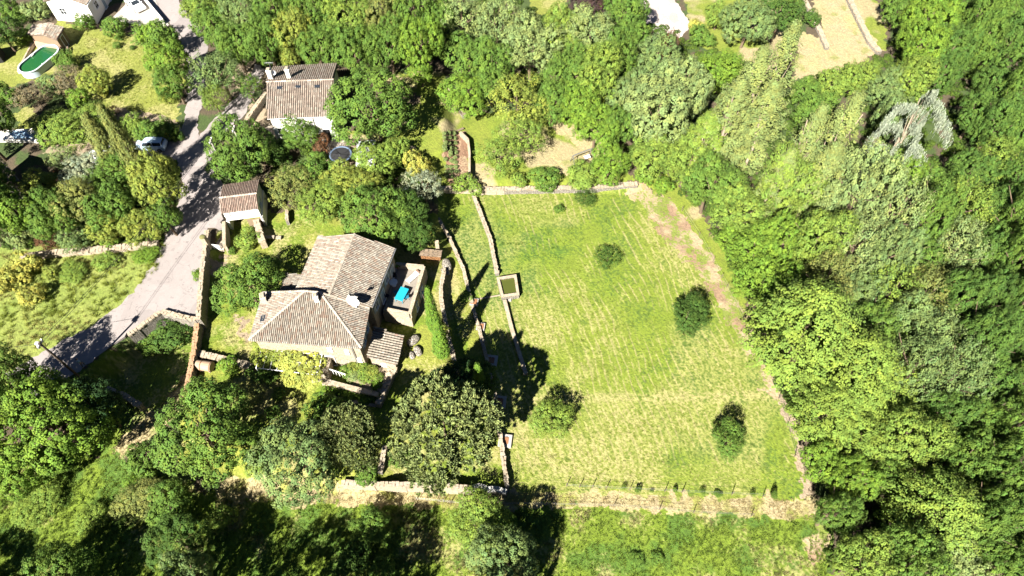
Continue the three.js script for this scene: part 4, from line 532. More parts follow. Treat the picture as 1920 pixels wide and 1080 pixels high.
// ----- trees and bushes one by one -----
// the lawn with the oval pool and the lane, top left
S('pale flowering bush behind the pool hut by the white house', 'small', 'pale', 66, 18, 22, 3);
S('dark green bush between the white house and the flowering bush', 'small', 'mid', 20, 22, 22, 4);
T('dark tree cut by the left edge beside the pool hut', 'mid', 'dark', 6, 62, 28, 6);
S('small bright bush left of the pool hut', 'small', 'bright', 42, 68, 17, 2.2);
S('conical bush against the corner of the white house', 'small', 'mid', 160, 43, 15, 2.6);
S('round hedge bush nearest the grey side of the white house', 'small', 'mid', 213, 50, 22, 3.2);
S('pointed hedge bush below the white car', 'conifer', 'mid', 252, 38, 20, 4, { crown: 1 });
S('wide hedge bush at the bend of the lane by the drive', 'small', 'bright', 284, 62, 22, 3.6);
S('hedge bush leaning over the shaded lane', 'small', 'mid', 312, 79, 24, 5.5);
T('tallest tree of the hedge between the lawn and the shaded lane', 'mid', 'bright', 316, 116, 36, 8);
T('lower hedge tree beside the shaded lane', 'mid', 'mid', 322, 153, 27, 7);
S('yellowish hedge bush at the lower end of the lane hedge', 'small', 'yelgreen', 312, 180, 15, 2.5);
S('tiny round bush with a shadow on the upper lawn', 'small', 'mid', 218, 85, 7, .9);
S('smallest low plant on the upper lawn', 'small', 'dark', 248, 89, 5, .5);
S('dark bush hanging over the lower end of the oval pool', 'small', 'mid', 122, 117, 18, 3);
S('grey green bush below the oval pool', 'small', 'grey', 94, 158, 24, 3);
S('brown leafless looking bush below the oval pool', 'airy', 'dry', 62, 180, 30, 3.6);
S('grey brown shrub in the middle of the lawn thicket', 'airy', 'dry', 128, 150, 30, 4);
T('yellow spotted tree with a round shadow on the lawn', 'mid', 'yelgreen', 176, 152, 27, 5.2);
S('bright yellow tip of bush on the sunlit lawn side', 'small', 'yellow', 188, 163, 13, 3.6);
S('bright green bush below the yellow spotted tree', 'small', 'bright', 145, 188, 20, 3.2);
S('dark bush by the dry stones at the left edge', 'small', 'mid', 6, 178, 24, 3.6);
S('loose pale green bush above the pool cover', 'mid', 'lime', 100, 238, 34, 4);
T('feathery green tree behind the tall dark cypresses', 'spray', 'lime', 150, 235, 42, 6);
T('tallest dark leaning cypress by the junction of the lane', 'loosecypress', 'olive', 188, 200, 15, 15);
T('second dark leaning cypress, half hidden behind the tallest one', 'loosecypress', 'olive', 160, 218, 16, 12);
S('dark leaved purple shrub at the end of the dirt track', 'airy', 'rust', 212, 208, 11, 2.2);
S('small pointed conifer between the lawn and the side lane', 'conifer', 'mid', 297, 212, 15, 4.6, { crown: 1 });
S('left bush of the hedge above the blue grey car', 'small', 'lime', 248, 240, 23, 2.8);
S('middle bush of the hedge above the blue grey car', 'small', 'mid', 277, 245, 22, 3);
S('right bush of the hedge above the blue grey car', 'small', 'mid', 306, 243, 21, 3);
S('little bush beside the roadside bins', 'small', 'dark', 335, 257, 9, 1.3);
// the grove west of the road
T('pale yellow green maple-like tree leaning over the shaded road', 'big', 'yelgreen', 294, 338, 46, 11);
T('silvery willow-like tree behind the white trailer', 'spray', 'silver', 165, 322, 34, 6);
T('green feathery tree beside the silvery one', 'spray', 'mid', 212, 330, 40, 7);
T('pale bush tree with dry twigs below the track', 'airy', 'pale', 118, 302, 26, 4.6);
T('yellow green bush tree with a reddish top', 'mid', 'yelgreen', 75, 348, 34, 5);
S('reddish bush above the grove', 'small', 'rust', 108, 338, 14, 3.6);
T('bright green tree at the left edge of the grove', 'mid', 'bright', 28, 398, 42, 9);
T('large mid green tree in the centre of the grove', 'big', 'mid', 96, 400, 46, 8);
T('olive green tree in the centre of the grove, behind the dark hollow', 'spray', 'olive', 142, 380, 36, 8);
T('dark green tree between the grove and the maple-like tree', 'mid', 'mid', 210, 388, 40, 7.5);
S('bush with white blossom at the left edge', 'small', 'pale', 10, 440, 22, 3.4);
S('second bush with white blossom in the grove', 'small', 'pale', 42, 440, 20, 3.2);
S('rust brown bush in front of the grove', 'airy', 'rust', 88, 452, 20, 2.4);
S('grey green bush above the bank wall', 'spray', 'grey', 142, 440, 30, 4);
T('yellow green tree above the bank wall', 'spray', 'yelgreen', 200, 425, 28, 5);
T('pale roadside tree at the end of the bank wall', 'big', 'yelgreen', 266, 425, 36, 6);
T('dark roadside tree under the pale one', 'mid', 'mid', 312, 405, 26, 6.5);
S('low fresh green bush at the road end of the bank wall', 'small', 'bright', 205, 452, 14, 1.6);
T('tall tree beyond the left edge that shades the barn', 'big', 'mid', -58, 372, 60, 14); T('second tall tree beyond the left edge, above the pool cover', 'big', 'mid', -48, 226, 50, 12); T('third tall tree beyond the left edge, behind the grove', 'big', 'mid', -30, 330, 40, 10);
// the grassy bank
S('largest yellow broom bush on the bank', 'small', 'yellow', 45, 502, 28, 3);
S('yellow broom bush at the left edge of the bank', 'small', 'yellow', 6, 528, 24, 3);
S('lower yellow broom bush on the bank', 'small', 'yellow', 60, 552, 22, 2.4);
S('small pale yellow broom bush right of the others', 'small', 'yelgreen', 94, 512, 14, 1.8);
S('green bush in the middle of the bank', 'spray', 'lime', 138, 508, 22, 1.3);
S('green bush at the top of the bank under the wall', 'small', 'lime', 196, 488, 20, 1.2);
S('dark green bush near the road at the top of the bank', 'spray', 'bright', 272, 476, 20, 1.2);
S('small green bush against the road wall', 'small', 'bright', 376, 518, 10, 1.3);
// shrub bed and lower lawn
S('low green shrub in the triangular bed under the road corner', 'small', 'mid', 278, 628, 26, 1.8);
S('taller dark bush in the triangular bed, against the coloured wall', 'small', 'dark', 330, 628, 30, 2.8);
S('little sunlit shrub in the top of the triangular bed', 'small', 'bright', 318, 606, 12, 1);
// lane and the wood north of the first house
T('open feathery tree in the fork of the lane', 'airy', 'grey', 408, 138, 40, 9, { crown: .85 });
T('lower feathery tree in the fork of the lane', 'airy', 'lime', 402, 182, 24, 6);
T('bushy tree beside the west end of the north house', 'airy', 'mid', 468, 160, 20, 5);
const nw = 'trees of the wood behind the north house', N = (w, k, c, u, v, px, h) => T(w, k, c, u, v, px, h, { group: nw });
N('light green roadside tree where the lane leaves the picture', 'mid', 'lime', 372, 14, 30, 6);
N('mid green tree right of the lane, second from the top edge', 'mid', 'mid', 402, 48, 32, 8);
N('dark tree above the fork of the lane', 'mid', 'mid', 442, 84, 36, 9);
N('grey green tree at the top edge, left of the yellow one', 'big', 'grey', 448, 22, 42, 10);
N('mid green tree directly left of the yellow tree', 'big', 'mid', 496, 72, 40, 10);
N('tall tree at the top edge above the yellow tree', 'big', 'mid', 512, 10, 40, 11);
N('yellow leaved tree behind the north house', 'big', 'yelgreen', 548, 62, 40, 10);
N('small yellowish tree behind the chimneys', 'mid', 'yelgreen', 545, 106, 20, 5);
N('tree at the top edge, right of the yellow tree', 'big', 'mid', 594, 20, 44, 11);
N('rounded tree behind the ridge of the north house', 'big', 'mid', 602, 88, 42, 9);
N('bright tree at the top edge above the north house gable', 'big', 'lime', 654, 26, 46, 11);
N('mid green tree behind the north house gable', 'big', 'mid', 664, 92, 42, 10);
N('olive tree at the top edge, right of the gable', 'big', 'olive', 716, 18, 44, 11);
N('mid green tree above the great round tree', 'big', 'mid', 726, 84, 42, 10);
N('bright tree beside the long leaning wall', 'big', 'bright', 788, 78, 42, 11);
N('dark tree at the top edge, above the leaning wall', 'big', 'mid', 776, 16, 44, 11);
N('low bright tree at the head of the leaning wall', 'mid', 'bright', 790, 138, 22, 4);
N('dark green tree right of the leaning wall at the top edge', 'mid', 'mid', 826, 40, 26, 10);
T('great round tree east of the north house', 'big', 'mid', 696, 204, 78, 11.5, { crown: .86 });
// gardens between the houses
T('round dark tree by the road, west of the north house yard', 'big', 'mid', 448, 282, 64, 8.5, { crown: .88 });
T('bushy tree against the white wall of the north house', 'spray', 'mid', 565, 252, 32, 5);
S('shrub with dark red leaves beside the trampoline', 'small', 'rust', 604, 280, 16, 3);
S('green shrub left of the trampoline', 'small', 'mid', 592, 314, 32, 3.8);
S('dark shrub in the shade left of the trampoline', 'small', 'dark', 520, 290, 24, 3.4);
T('olive green tree above the small garage', 'airy', 'olive', 545, 350, 42, 5.5, { crown: .92 });
S('yellow green shrub below the trampoline', 'mid', 'yelgreen', 640, 335, 34, 4.4);
T('bright feathery tree in front of the white shed', 'mid', 'lime', 704, 300, 38, 5.5);
S('yellow green shrub right of the feathery tree', 'small', 'lime', 748, 290, 22, 3.6);
S('golden yellow bush beside the silver tree', 'small', 'yellow', 782, 308, 22, 4.2);
T('silver leaved olive-like tree at the head of the channel wall', 'airy', 'silver', 792, 352, 34, 6.4, { crown: .9 });
T('lime coloured tree in the middle of the garden thicket', 'spray', 'yelgreen', 668, 345, 36, 6);
T('feathery green tree over the upper lawn of the house', 'spray', 'lime', 604, 375, 40, 5.6);
T('round green tree right behind the house roof', 'big', 'mid', 706, 405, 64, 9, { crown: .9 });
T('dark tree between the round green tree and the silver tree', 'mid', 'dark', 765, 400, 34, 7);
S('bright leafy bush beside the garage ramp', 'small', 'lime', 465, 446, 23, 2.2);
S('tiny bush by the white gate', 'small', 'mid', 434, 470, 7, .9);
T('round dark glossy tree on the lawn west of the house', 'mid', 'mid', 468, 536, 50, 6.8, { crown: .96 });
// house garden, south side
S('golden creeper spread over the metal pergola', 'mid', 'creeper', 563, 686, 42, 3.5, { crown: .5 });
S('green creeper on the left part of the pergola', 'mid', 'yelgreen', 506, 660, 36, 3.1, { crown: .6 });
S('green bush at the foot of the pergola', 'small', 'mid', 497, 698, 24, 1.9);
S('small round citrus-like bush by the rusty tank', 'small', 'bright', 427, 685, 18, 2);
S('round bright bush in the shade below the pergola', 'small', 'olive', 458, 748, 26, 2.4);
S('thin shrub on the lower lawn', 'small', 'mid', 522, 738, 12, 1.4);
S('little bush at the edge of the lower lawn', 'small', 'mid', 512, 772, 13, 1.4);
S('fuller bush under the lower terrace beds', 'small', 'mid', 606, 770, 30, 2.6);
S('dark bush in the corner of the lower terrace beds', 'small', 'dark', 702, 744, 13, 1.2);
T('big round tree with small pale leaves at the straw path', 'big', 'mid', 382, 806, 86, 10, { crown: .9, variant: 1 });
S('green bush at the west foot of the big round tree', 'small', 'mid', 270, 858, 30, 3.4);
T('large blue green tree leaning over the straw path', 'big', 'grey', 560, 862, 82, 10.5, { crown: .92, variant: 2 });
S('pale green bush at the left foot of the blue green tree', 'small', 'lime', 486, 870, 20, 2.4);
T('smaller pine between the blue green tree and the steps', 'pine', 'pine', 655, 818, 56, 8.5, { crown: .75 });
S('leafy bush on the retaining wall below the smaller pine', 'small', 'mid', 686, 890, 20, 2.2);
T('largest pine with tufted branches near the channel end', 'pine', 'pine', 832, 808, 92, 12, { crown: .68 });
S('green shrub under the left side of the largest pine', 'small', 'mid', 756, 862, 18, 1.6);
T('dark leafy tree behind the largest pine', 'mid', 'deep', 850, 722, 44, 6);
T('dark leafy tree over the channel wall', 'mid', 'dark', 902, 712, 34, 6.5);
T('short pale cypress tip among the dark trees', 'cypress', 'cyp', 895, 684, 11, 9);
T('slender dark green cypress beside the terrace', 'cypress', 'cyp', 801, 541, 11, 10.5);
T('lower cypress with a broad bushy base', 'cypress', 'cyp', 818, 602, 13, 9);
S('yellow green bush at the foot of the cypresses', 'small', 'yelgreen', 828, 622, 14, 2.4);
S('small green weed bush at the first iron hatch', 'small', 'lime', 873, 556, 12, .7);
// field
S('grey leaved fig-like bush in the upper middle of the field', 'airy', 'dark', 1140, 482, 26, 1.7);
S('blue green bush by the north wall of the field', 'airy', 'dark', 1097, 371, 20, 1.5);
S('tiny sapling beside the blue green bush', 'small', 'mid', 1047, 391, 8, .9);
T('rounded dark tree at the dry east edge of the field', 'spray', 'dark', 1290, 590, 34, 4.4, { crown: .97 });
T('bright green young tree in the lower west of the field', 'spray', 'lime', 1032, 788, 34, 4, { crown: .95 });
T('egg shaped dark tree in the lower east of the field', 'spray', 'mid', 1362, 824, 30, 4.4, { crown: .97 });
// terrace wall above the field
S('twin topped round bush at the head of the cistern wall', 'topiary', 'lime', 874, 336, 20, 2.6); S('front half of the twin round bush', 'topiary', 'lime', 887, 345, 17, 2.3);
S('small clipped round bush on the north wall', 'topiary', 'lime', 977, 341, 16, 2.4);
S('dark round bush right of the clipped one', 'small', 'mid', 1020, 333, 27, 2.4);
S('bright bush below the grey metal frame', 'small', 'lime', 1090, 330, 27, 2.6);
T('dense bright tree at the north edge of the field', 'mid', 'bright', 1145, 308, 34, 5.5, { crown: .97 });
S('fresh green bush at the north east field corner', 'small', 'bright', 1210, 328, 18, 1.8);
S('low bush under the poplars at the field corner', 'small', 'bright', 1244, 346, 17, 2.2);
// orchard wood north of the field
const ow = 'trees of the orchard wood north of the field', O = (w, k, c, u, v, px, h) => T(w, k, c, u, v, px, h, { group: ow });
O('pale green tree at the top edge, above the orchard', 'airy', 'pale', 866, 36, 46, 11);
O('second pale green tree at the top edge, above the orchard', 'airy', 'pale', 930, 40, 46, 11);
O('mid green tree left of the dark orchard hollow', 'mid', 'mid', 922, 118, 38, 9);
O('bright round tree beside the leaning wall foot', 'mid', 'bright', 872, 178, 38, 6.5);
O('green tree between the two pale ones and the orchard', 'mid', 'mid', 880, 108, 42, 9);
O('dark green round tree in the left of the orchard', 'mid', 'mid', 922, 160, 30, 7);
O('tall pale yellow tree in the centre of the orchard', 'airy', 'yelgreen', 970, 190, 52, 9);
O('lower pale tree over the orchard grass', 'airy', 'lime', 978, 250, 44, 6);
O('loose green tree by the vegetable plot', 'airy', 'lime', 938, 292, 42, 5.5);
O('dark tree at the right of the orchard hollow', 'mid', 'mid', 1036, 190, 32, 8);
O('pale green tree above the orchard hollow', 'spray', 'pale', 1000, 90, 46, 11);
O('bright tree in the upper centre, below the lawn strip', 'big', 'lime', 1050, 64, 46, 11);
O('pale tree below the dark purple one', 'spray', 'pale', 1108, 70, 42, 12);
O('mid green tree in the centre of the orchard wood', 'big', 'mid', 1068, 140, 48, 11);
O('yellow green tree in the centre of the orchard wood', 'spray', 'lime', 1114, 140, 44, 12);
O('green tree above the straw strip', 'big', 'bright', 1086, 196, 42, 9);
O('bright green tree over the straw strip', 'big', 'bright', 1122, 236, 42, 8);
O('dark purple leaved tree at the top edge', 'mid', 'purple', 1106, 8, 34, 9);
O('mid green tree at the top edge left of the gravel yard', 'mid', 'mid', 1166, 24, 40, 9);
O('dark green tree against the gravel yard', 'mid', 'mid', 1184, 70, 34, 8);
O('mid green tree in the row below the gravel yard', 'big', 'mid', 1150, 110, 44, 11);
O('grey green tree under the gravel yard', 'mid', 'grey', 1232, 112, 42, 9);
O('tree with a reddish top under the gravel yard', 'airy', 'rust', 1252, 92, 17, 9.3);
O('grey green tree in the row above the poplars', 'big', 'grey', 1186, 180, 44, 9);
O('large pale yellow green tree in front of the poplars', 'big', 'pale', 1234, 206, 66, 13);
O('second pale yellow green tree touching the poplars', 'big', 'pale', 1280, 164, 52, 12);
O('mid green tree in the dip left of the large pale tree', 'big', 'mid', 1160, 236, 34, 8);
O('small tree at the field corner below the large pale tree', 'mid', 'lime', 1226, 290, 38, 7);
S('bush with yellow blossom beside the gravel yard', 'small', 'yellow', 1306, 48, 13, 2);
S('green bush below the yellow blossom', 'small', 'mid', 1316, 68, 22, 3);
O('feathery tree between the gravel yard and the poplars', 'spray', 'bright', 1350, 128, 36, 7);
O('small tree at the top edge right of the yellow blossom', 'mid', 'lime', 1345, 26, 24, 5);
O('dark grey green tree at the top edge left of the straw field', 'big', 'grey', 1404, 38, 46, 9);
O('second dark grey green tree left of the straw field', 'big', 'dark', 1462, 22, 46, 9);
S('dark bush at the upper left of the straw field', 'small', 'dark', 1522, 36, 14, 2.6);
// poplars
const po = 'tall pale poplars leaning away north east of the field';
T('tallest poplar with bare grey branches, farthest from the field', 'poplar', 'poplar', 1494, 44, 41, 22, { pale: 1, group: po });
T('poplar in the middle of the first poplar row', 'poplar', 'poplar', 1434, 92, 49, 21, { pale: 1, group: po });
T('poplar at the left end of the first row, beside the large pale tree', 'poplar', 'poplar', 1392, 152, 49, 18, { pale: 1, group: po });
T('low poplar at the field corner', 'poplar', 'lime', 1336, 214, 46, 13, { pale: 1, group: po });
T('poplar between the two rows', 'poplar', 'poplar', 1456, 156, 46, 17, { pale: 1, group: po });
T('broad poplar nearest the blue cedar', 'poplar', 'poplar', 1612, 178, 51, 22, { pale: 1, group: po });
T('pointed poplar in the middle of the second row', 'poplar', 'poplar', 1545, 202, 39, 20, { pale: 1, group: po });
T('poplar at the left of the second row, above the dark gap', 'poplar', 'poplar', 1486, 284, 37, 15, { pale: 1, group: po });
T('poplar in front of the second row', 'poplar', 'poplar', 1572, 272, 49, 17, { pale: 1, group: po });
T('blue grey weeping cedar with drooping silvery limbs', 'cedar', 'blue', 1752, 170, 84, 16, { foot: .06, turn: 1.2, pale: 1 });
const fp = 'trees in front of the poplars at the north east field corner';
T('feathery tree filling the field corner left of the poplars', 'spray', 'lime', 1296, 300, 44, 9, { group: fp }); T('feathery mid green tree below the low poplar', 'spray', 'mid', 1336, 350, 46, 9.5, { group: fp }); T('feathery tree between the poplars and the dry field edge', 'spray', 'lime', 1380, 398, 46, 9, { group: fp });  T('small bright tree at the dry field edge below the poplars', 'mid', 'bright', 1376, 448, 30, 5, { group: fp });  T('mid green tree behind the second poplar row', 'spray', 'mid', 1528, 216, 30, 9, { group: fp }); T('dark tree at the foot of the straw field, by the poplars', 'mid', 'mid', 1510, 172, 24, 6, { group: fp });
T('dark tree over the firewood stack behind the farmhouse', 'mid', 'dark', 780, 440, 26, 6);
// the wood east of the field, in rows that run away from the field edge
const ew = 'trees of the wood east of the field', ord = ['first', 'second', 'third', 'fourth', 'fifth', 'sixth', 'seventh', 'eighth', 'ninth', 'tenth'];
const toneWord = { mid: 'mid green', bright: 'bright green', pale: 'pale green', dark: 'dark green', grey: 'grey green', olive: 'olive green', lime: 'lime green', yelgreen: 'yellow green', cool: 'cool deep green' }, kindWord = { big: 'rounded tree', mid: 'compact tree', airy: 'open crowned tree', spray: 'feathery tree', layered: 'layered tree' };
for (const [row, list] of [
  ['along the top edge', [['big', 'mid', 1690, 14, 38, 9], ['big', 'bright', 1746, 30, 46, 10], ['big', 'mid', 1802, 8, 42, 10], ['big', 'bright', 1856, 26, 46, 11], ['big', 'mid', 1912, 6, 42, 11]]],
  ['level with the straw field foot', [['big', 'bright', 1728, 84, 44, 9], ['big', 'mid', 1786, 92, 44, 10], ['big', 'bright', 1838, 76, 40, 11], ['big', 'mid', 1900, 84, 44, 11]]],
  ['just above the blue cedar', [['mid', 'lime', 1564, 158, 30, 5], ['spray', 'lime', 1610, 146, 30, 6], ['spray', 'grey', 1660, 168, 36, 8], ['spray', 'lime', 1708, 146, 38, 8], ['big', 'mid', 1768, 132, 36, 8], ['big', 'mid', 1872, 160, 46, 10], ['big', 'bright', 1922, 160, 36, 11]]],
  ['level with the blue cedar', [['mid', 'grey', 1672, 220, 32, 8], ['big', 'mid', 1834, 214, 40, 8], ['big', 'mid', 1880, 232, 46, 10], ['big', 'bright', 1926, 240, 40, 10]]],
  ['at the blue cedar foot', [['big', 'bright', 1690, 318, 42, 9], ['spray', 'mid', 1744, 352, 36, 8], ['big', 'mid', 1820, 318, 44, 9], ['airy', 'lime', 1868, 300, 42, 10], ['big', 'mid', 1914, 328, 42, 10]]],
  ['level with the north field wall', [['spray', 'lime', 1476, 352, 52, 12], ['spray', 'pale', 1540, 370, 52, 13], ['spray', 'pale', 1610, 360, 54, 14], ['airy', 'pale', 1676, 402, 50, 12], ['big', 'mid', 1740, 410, 46, 11], ['airy', 'lime', 1800, 390, 48, 11], ['big', 'mid', 1858, 396, 48, 11], ['big', 'bright', 1916, 408, 44, 11]]],
  ['level with the grey field bush', [['spray', 'bright', 1418, 470, 44, 7], ['big', 'bright', 1470, 452, 50, 9], ['spray', 'lime', 1532, 454, 54, 12], ['airy', 'pale', 1604, 462, 54, 12], ['big', 'grey', 1668, 476, 48, 11], ['big', 'mid', 1730, 480, 48, 11], ['airy', 'pale', 1790, 470, 50, 12], ['big', 'mid', 1852, 478, 48, 11], ['big', 'lime', 1912, 484, 46, 11]]],
  ['level with the cistern', [['spray', 'bright', 1424, 540, 48, 8], ['big', 'bright', 1476, 548, 48, 9], ['airy', 'olive', 1546, 530, 46, 11], ['big', 'grey', 1606, 552, 50, 11], ['airy', 'lime', 1670, 548, 54, 11], ['airy', 'olive', 1740, 552, 54, 12], ['big', 'mid', 1806, 560, 48, 11], ['big', 'dark', 1868, 556, 44, 9], ['big', 'mid', 1922, 562, 42, 11]]],
  ['level with the house eaves', [['layered', 'lime', 1500, 630, 92, 12], ['layered', 'lime', 1590, 700, 84, 12], ['big', 'mid', 1640, 612, 52, 10], ['spray', 'grey', 1706, 622, 52, 11], ['airy', 'pale', 1774, 636, 54, 12], ['big', 'grey', 1842, 636, 52, 11], ['big', 'dark', 1908, 634, 44, 9]]],
  ['level with the pergola', [['layered', 'lime', 1548, 776, 64, 8], ['spray', 'lime', 1660, 746, 58, 11], ['airy', 'grey', 1716, 692, 52, 11], ['airy', 'grey', 1790, 706, 54, 12], ['big', 'mid', 1856, 712, 50, 11], ['big', 'bright', 1920, 720, 44, 10]]],
  ['level with the egg shaped tree', [['spray', 'lime', 1620, 824, 56, 9], ['spray', 'lime', 1700, 816, 56, 11], ['big', 'mid', 1768, 780, 50, 11], ['big', 'bright', 1830, 790, 52, 11], ['big', 'bright', 1900, 800, 52, 11]]],
  ['level with the fence stakes', [['mid', 'bright', 1548, 872, 38, 6], ['big', 'bright', 1600, 898, 44, 7.5], ['big', 'mid', 1668, 886, 44, 8], ['big', 'bright', 1812, 862, 52, 10], ['big', 'bright', 1884, 884, 52, 10]]],
  ['along the bottom edge', [['big', 'mid', 1572, 962, 40, 8], ['layered', 'lime', 1748, 966, 84, 12], ['big', 'bright', 1850, 972, 50, 10], ['big', 'mid', 1910, 960, 48, 10], ['spray', 'lime', 1620, 1062, 52, 8], ['spray', 'mid', 1700, 1056, 52, 9], ['spray', 'pale', 1782, 1060, 56, 10], ['big', 'bright', 1866, 1056, 54, 10], ['big', 'mid', 1926, 1062, 44, 10]]],
]) list.forEach(([k, c0, u, v, px, h], i) => { const c = u > 1765 && k === 'big' ? { bright: 'mid', lime: 'mid', mid: 'cool', grey: 'cool' }[c0] ?? c0 : c0; return T(`${toneWord[c]} ${kindWord[k].replace('tree', 'wood tree')}, ${ord[i]} from the field, ${row}`, k, c, u, v, px * (u > 1765 ? .88 : .94), h * (.75 + .6 * HASH[i * 71 + Math.round(u)]), { group: ew, crown: .84 }); });
// bottom left
T('bright tree between the large one and the lower road', 'mid', 'bright', 66, 752, 50, 11); T('dark tree behind the utility pole foot', 'mid', 'mid', 140, 752, 40, 9);
T('very large bright tree beside the utility pole', 'big', 'bright', 92, 800, 96, 12, { crown: .9 });
T('dark tree in the shade right of the utility pole', 'big', 'deep', 176, 762, 50, 9);
T('dark tree at the left edge below the road', 'big', 'mid', 20, 732, 56, 10);
T('pale green tree at the left edge below the large bright one', 'big', 'bright', 24, 886, 56, 8);
S('rough green bush at the left edge of the lower meadow', 'spray', 'lime', 66, 940, 40, 1.8);
S('meadow bush beside the footpath', 'spray', 'lime', 172, 975, 24, 1.8);
S('dense bush of brownish green in the lower meadow', 'spray', 'olive', 266, 940, 40, 3);
S('bright bush beside the brownish one', 'small', 'bright', 258, 905, 20, 2);
S('green bush below the big round tree', 'mid', 'mid', 318, 950, 44, 4);
S('pale bush at the bottom of the straw path', 'small', 'lime', 412, 970, 22, 2.6);
T('dark tree at the bottom edge, left', 'big', 'dark', 330, 1010, 56, 6);
T('blue green tree at the bottom edge', 'big', 'grey', 352, 1080, 46, 9);
T('dark green tree at the bottom edge, in the corner', 'big', 'mid', 110, 1084, 60, 8);
S('sunlit round bush in the shaded meadow', 'mid', 'mid', 696, 992, 32, 3.4);
S('dark bush below the sunlit round bush', 'small', 'dark', 672, 1046, 30, 2.8);
S('dark green bush at the bottom edge of the shaded meadow', 'small', 'mid', 720, 1070, 24, 2.4);
T('bright bushy tree on the meadow below the channel end', 'spray', 'lime', 892, 985, 54, 5);
S('smaller bush right of the bushy meadow tree', 'small', 'bright', 946, 982, 22, 2.2);
T('blue green tree at the bottom edge, below the bushy meadow tree', 'big', 'grey', 944, 1052, 62, 8);
S('low shrub on the lower meadow', 'small', 'mid', 1195, 1052, 12, .6); S('second low shrub on the lower meadow', 'small', 'mid', 1232, 1048, 12, .6);
// saplings along the wire fence
[[1170, 914, 5, .9], [1196, 917, 6, .8], [1222, 921, 4, .5], [1266, 919, 4, .8], [1318, 922, 6, .9], [1346, 925, 7, .5], [1412, 927, 5, 1], [1452, 928, 6, 1.4]].forEach(([u, v, px, h], i) => S(`${['small sapling', 'tiny sapling', 'leafy shoot', 'short bush'][i % 4]} on the wire fence line, ${ord[i]} from the channel end`, i % 2 ? 'spray' : 'airy', i % 3 ? 'mid' : 'bright', u, v, px, h, { group: 'saplings along the lower wire fence' }));
// trees below the frame that throw the shadows on the lower meadow
[[-3, 7, 13, 3.2], [-17, 6, 14, 4.5], [-25, 5, 14, 4], [-33, 7, 13, 4], [-47, 5, 13, 4.5], [-57, 6, 12, 4]].forEach(([x, d, h, r], i) => { R = mulberry(7000 + i); const [geo, gr, gh] = kinds.big[i % 3], t = thing('tree', `tall dark tree on the meadow below the house, ${ord[i]} from the channel end`, 'tree', V(x, 0, -d), R() * 6, 'trees below the lower meadow'); const c = part('crown', geo, leafMat(C.mid), t), k = part('trunk', trunks.wide, M.bark, t); c.position.y = h - 4.4; c.scale.set(r / gr, 4.4 / gh, r / gr); k.scale.setScalar(h * .6); });
// ---------- smaller things ----------
R = mulberry(61);
function car(name, label, pos, ry, paint, kind) {
  const t = thing(name, label, 'car', pos, ry), van = kind === 'van', L = van ? 4.3 : 4.25, W = 1.76, hb = van ? .95 : .86, sh = new THREE.Shape();
  // side outline of the lower body, front towards +x
  sh.moveTo(-L / 2 + .1, .25); sh.lineTo(L / 2 - .15, .25); sh.quadraticCurveTo(L / 2, .3, L / 2, .5); sh.quadraticCurveTo(L / 2 - .02, .68, L / 2 - .25, .72); sh.lineTo(L / 2 - 1.15, hb); sh.lineTo(-L / 2 + .25, hb + .03); sh.quadraticCurveTo(-L / 2, hb, -L / 2, .55); sh.lineTo(-L / 2 + .1, .25);
  const g = new THREE.ExtrudeGeometry(sh, { depth: W - .24, bevelEnabled: true, bevelThickness: .12, bevelSize: .08, bevelSegments: 3, curveSegments: 6 }); g.translate(0, 0, -(W - .24) / 2); part('body', g, paint, t);
  const x0 = L / 2 - 1.1, x1 = L / 2 - (van ? 1.55 : 1.85), x2 = -L / 2 + (van ? .22 : .75), x3 = -L / 2 + .2, yt = van ? 1.62 : 1.42, wb = W / 2 - .1, wt = W / 2 - .26, cab = []; for (const s of [-1, 1]) cab.push(V(x0, hb - .02, s * wb), V(x1, yt - .04, s * wt), V(x2, yt - .04, s * wt), V(x3, hb - .02, s * wb)); part('windows', new ConvexGeometry(cab), M.darkGlass, t);
  const roof = []; for (const s of [-1, 1]) roof.push(V(x1 + .06, yt - .06, s * (wt + .015)), V(x2 - .06, yt - .06, s * (wt + .015)), V(x1 - .1, yt, s * (wt - .12)), V(x2 + .1, yt, s * (wt - .12))); part('roof', new ConvexGeometry(roof), paint, t);
  for (const s of [-1, 1]) { part('pillar', merge([rod(V(x0, hb, s * wb), V(x1, yt - .04, s * wt), .045, .045, 6), rod(V(x3, hb, s * wb), V(x2, yt - .04, s * wt), .06, .06, 6), rod(V((x1 + x2) / 2, hb, s * (wb + .005)), V((x1 + x2) / 2, yt - .04, s * (wt + .005)), .04, .04, 6)]), paint, t); part('headlight', rbox(.22, .12, .34, .04, L / 2 - .12, .62, s * .6), std({ color: lin(.7, .72, .75), roughness: .15 }), t); part('tail_light', rbox(.08, .22, .22, .03, -L / 2 + .02, .75, s * .66), std({ color: lin(.3, .01, .01), roughness: .3 }), t); part('mirror', rbox(.12, .12, .2, .04, x0 - .25, hb + .08, s * (W / 2 + .06)), paint, t);
    for (const x of [L / 2 - .8, -L / 2 + .75]) { const w = new THREE.CylinderGeometry(.31, .31, .2, 22); w.rotateX(Math.PI / 2); const wh = part('wheel', w, M.rubber, t); wh.position.set(x, .31, s * (W / 2 - .06)); const r = new THREE.CylinderGeometry(.19, .19, .02, 16); r.rotateX(Math.PI / 2); part('rim', r, M.greyMetal, wh).position.z = s * .1; } }
  return t;
}
const whiteCar = new THREE.MeshPhysicalMaterial({ color: lin(.78, .79, .80), roughness: .35, clearcoat: .8, clearcoatRoughness: .1 }), blueCar = new THREE.MeshPhysicalMaterial({ color: lin(.36, .46, .58), roughness: .35, clearcoat: .8 });
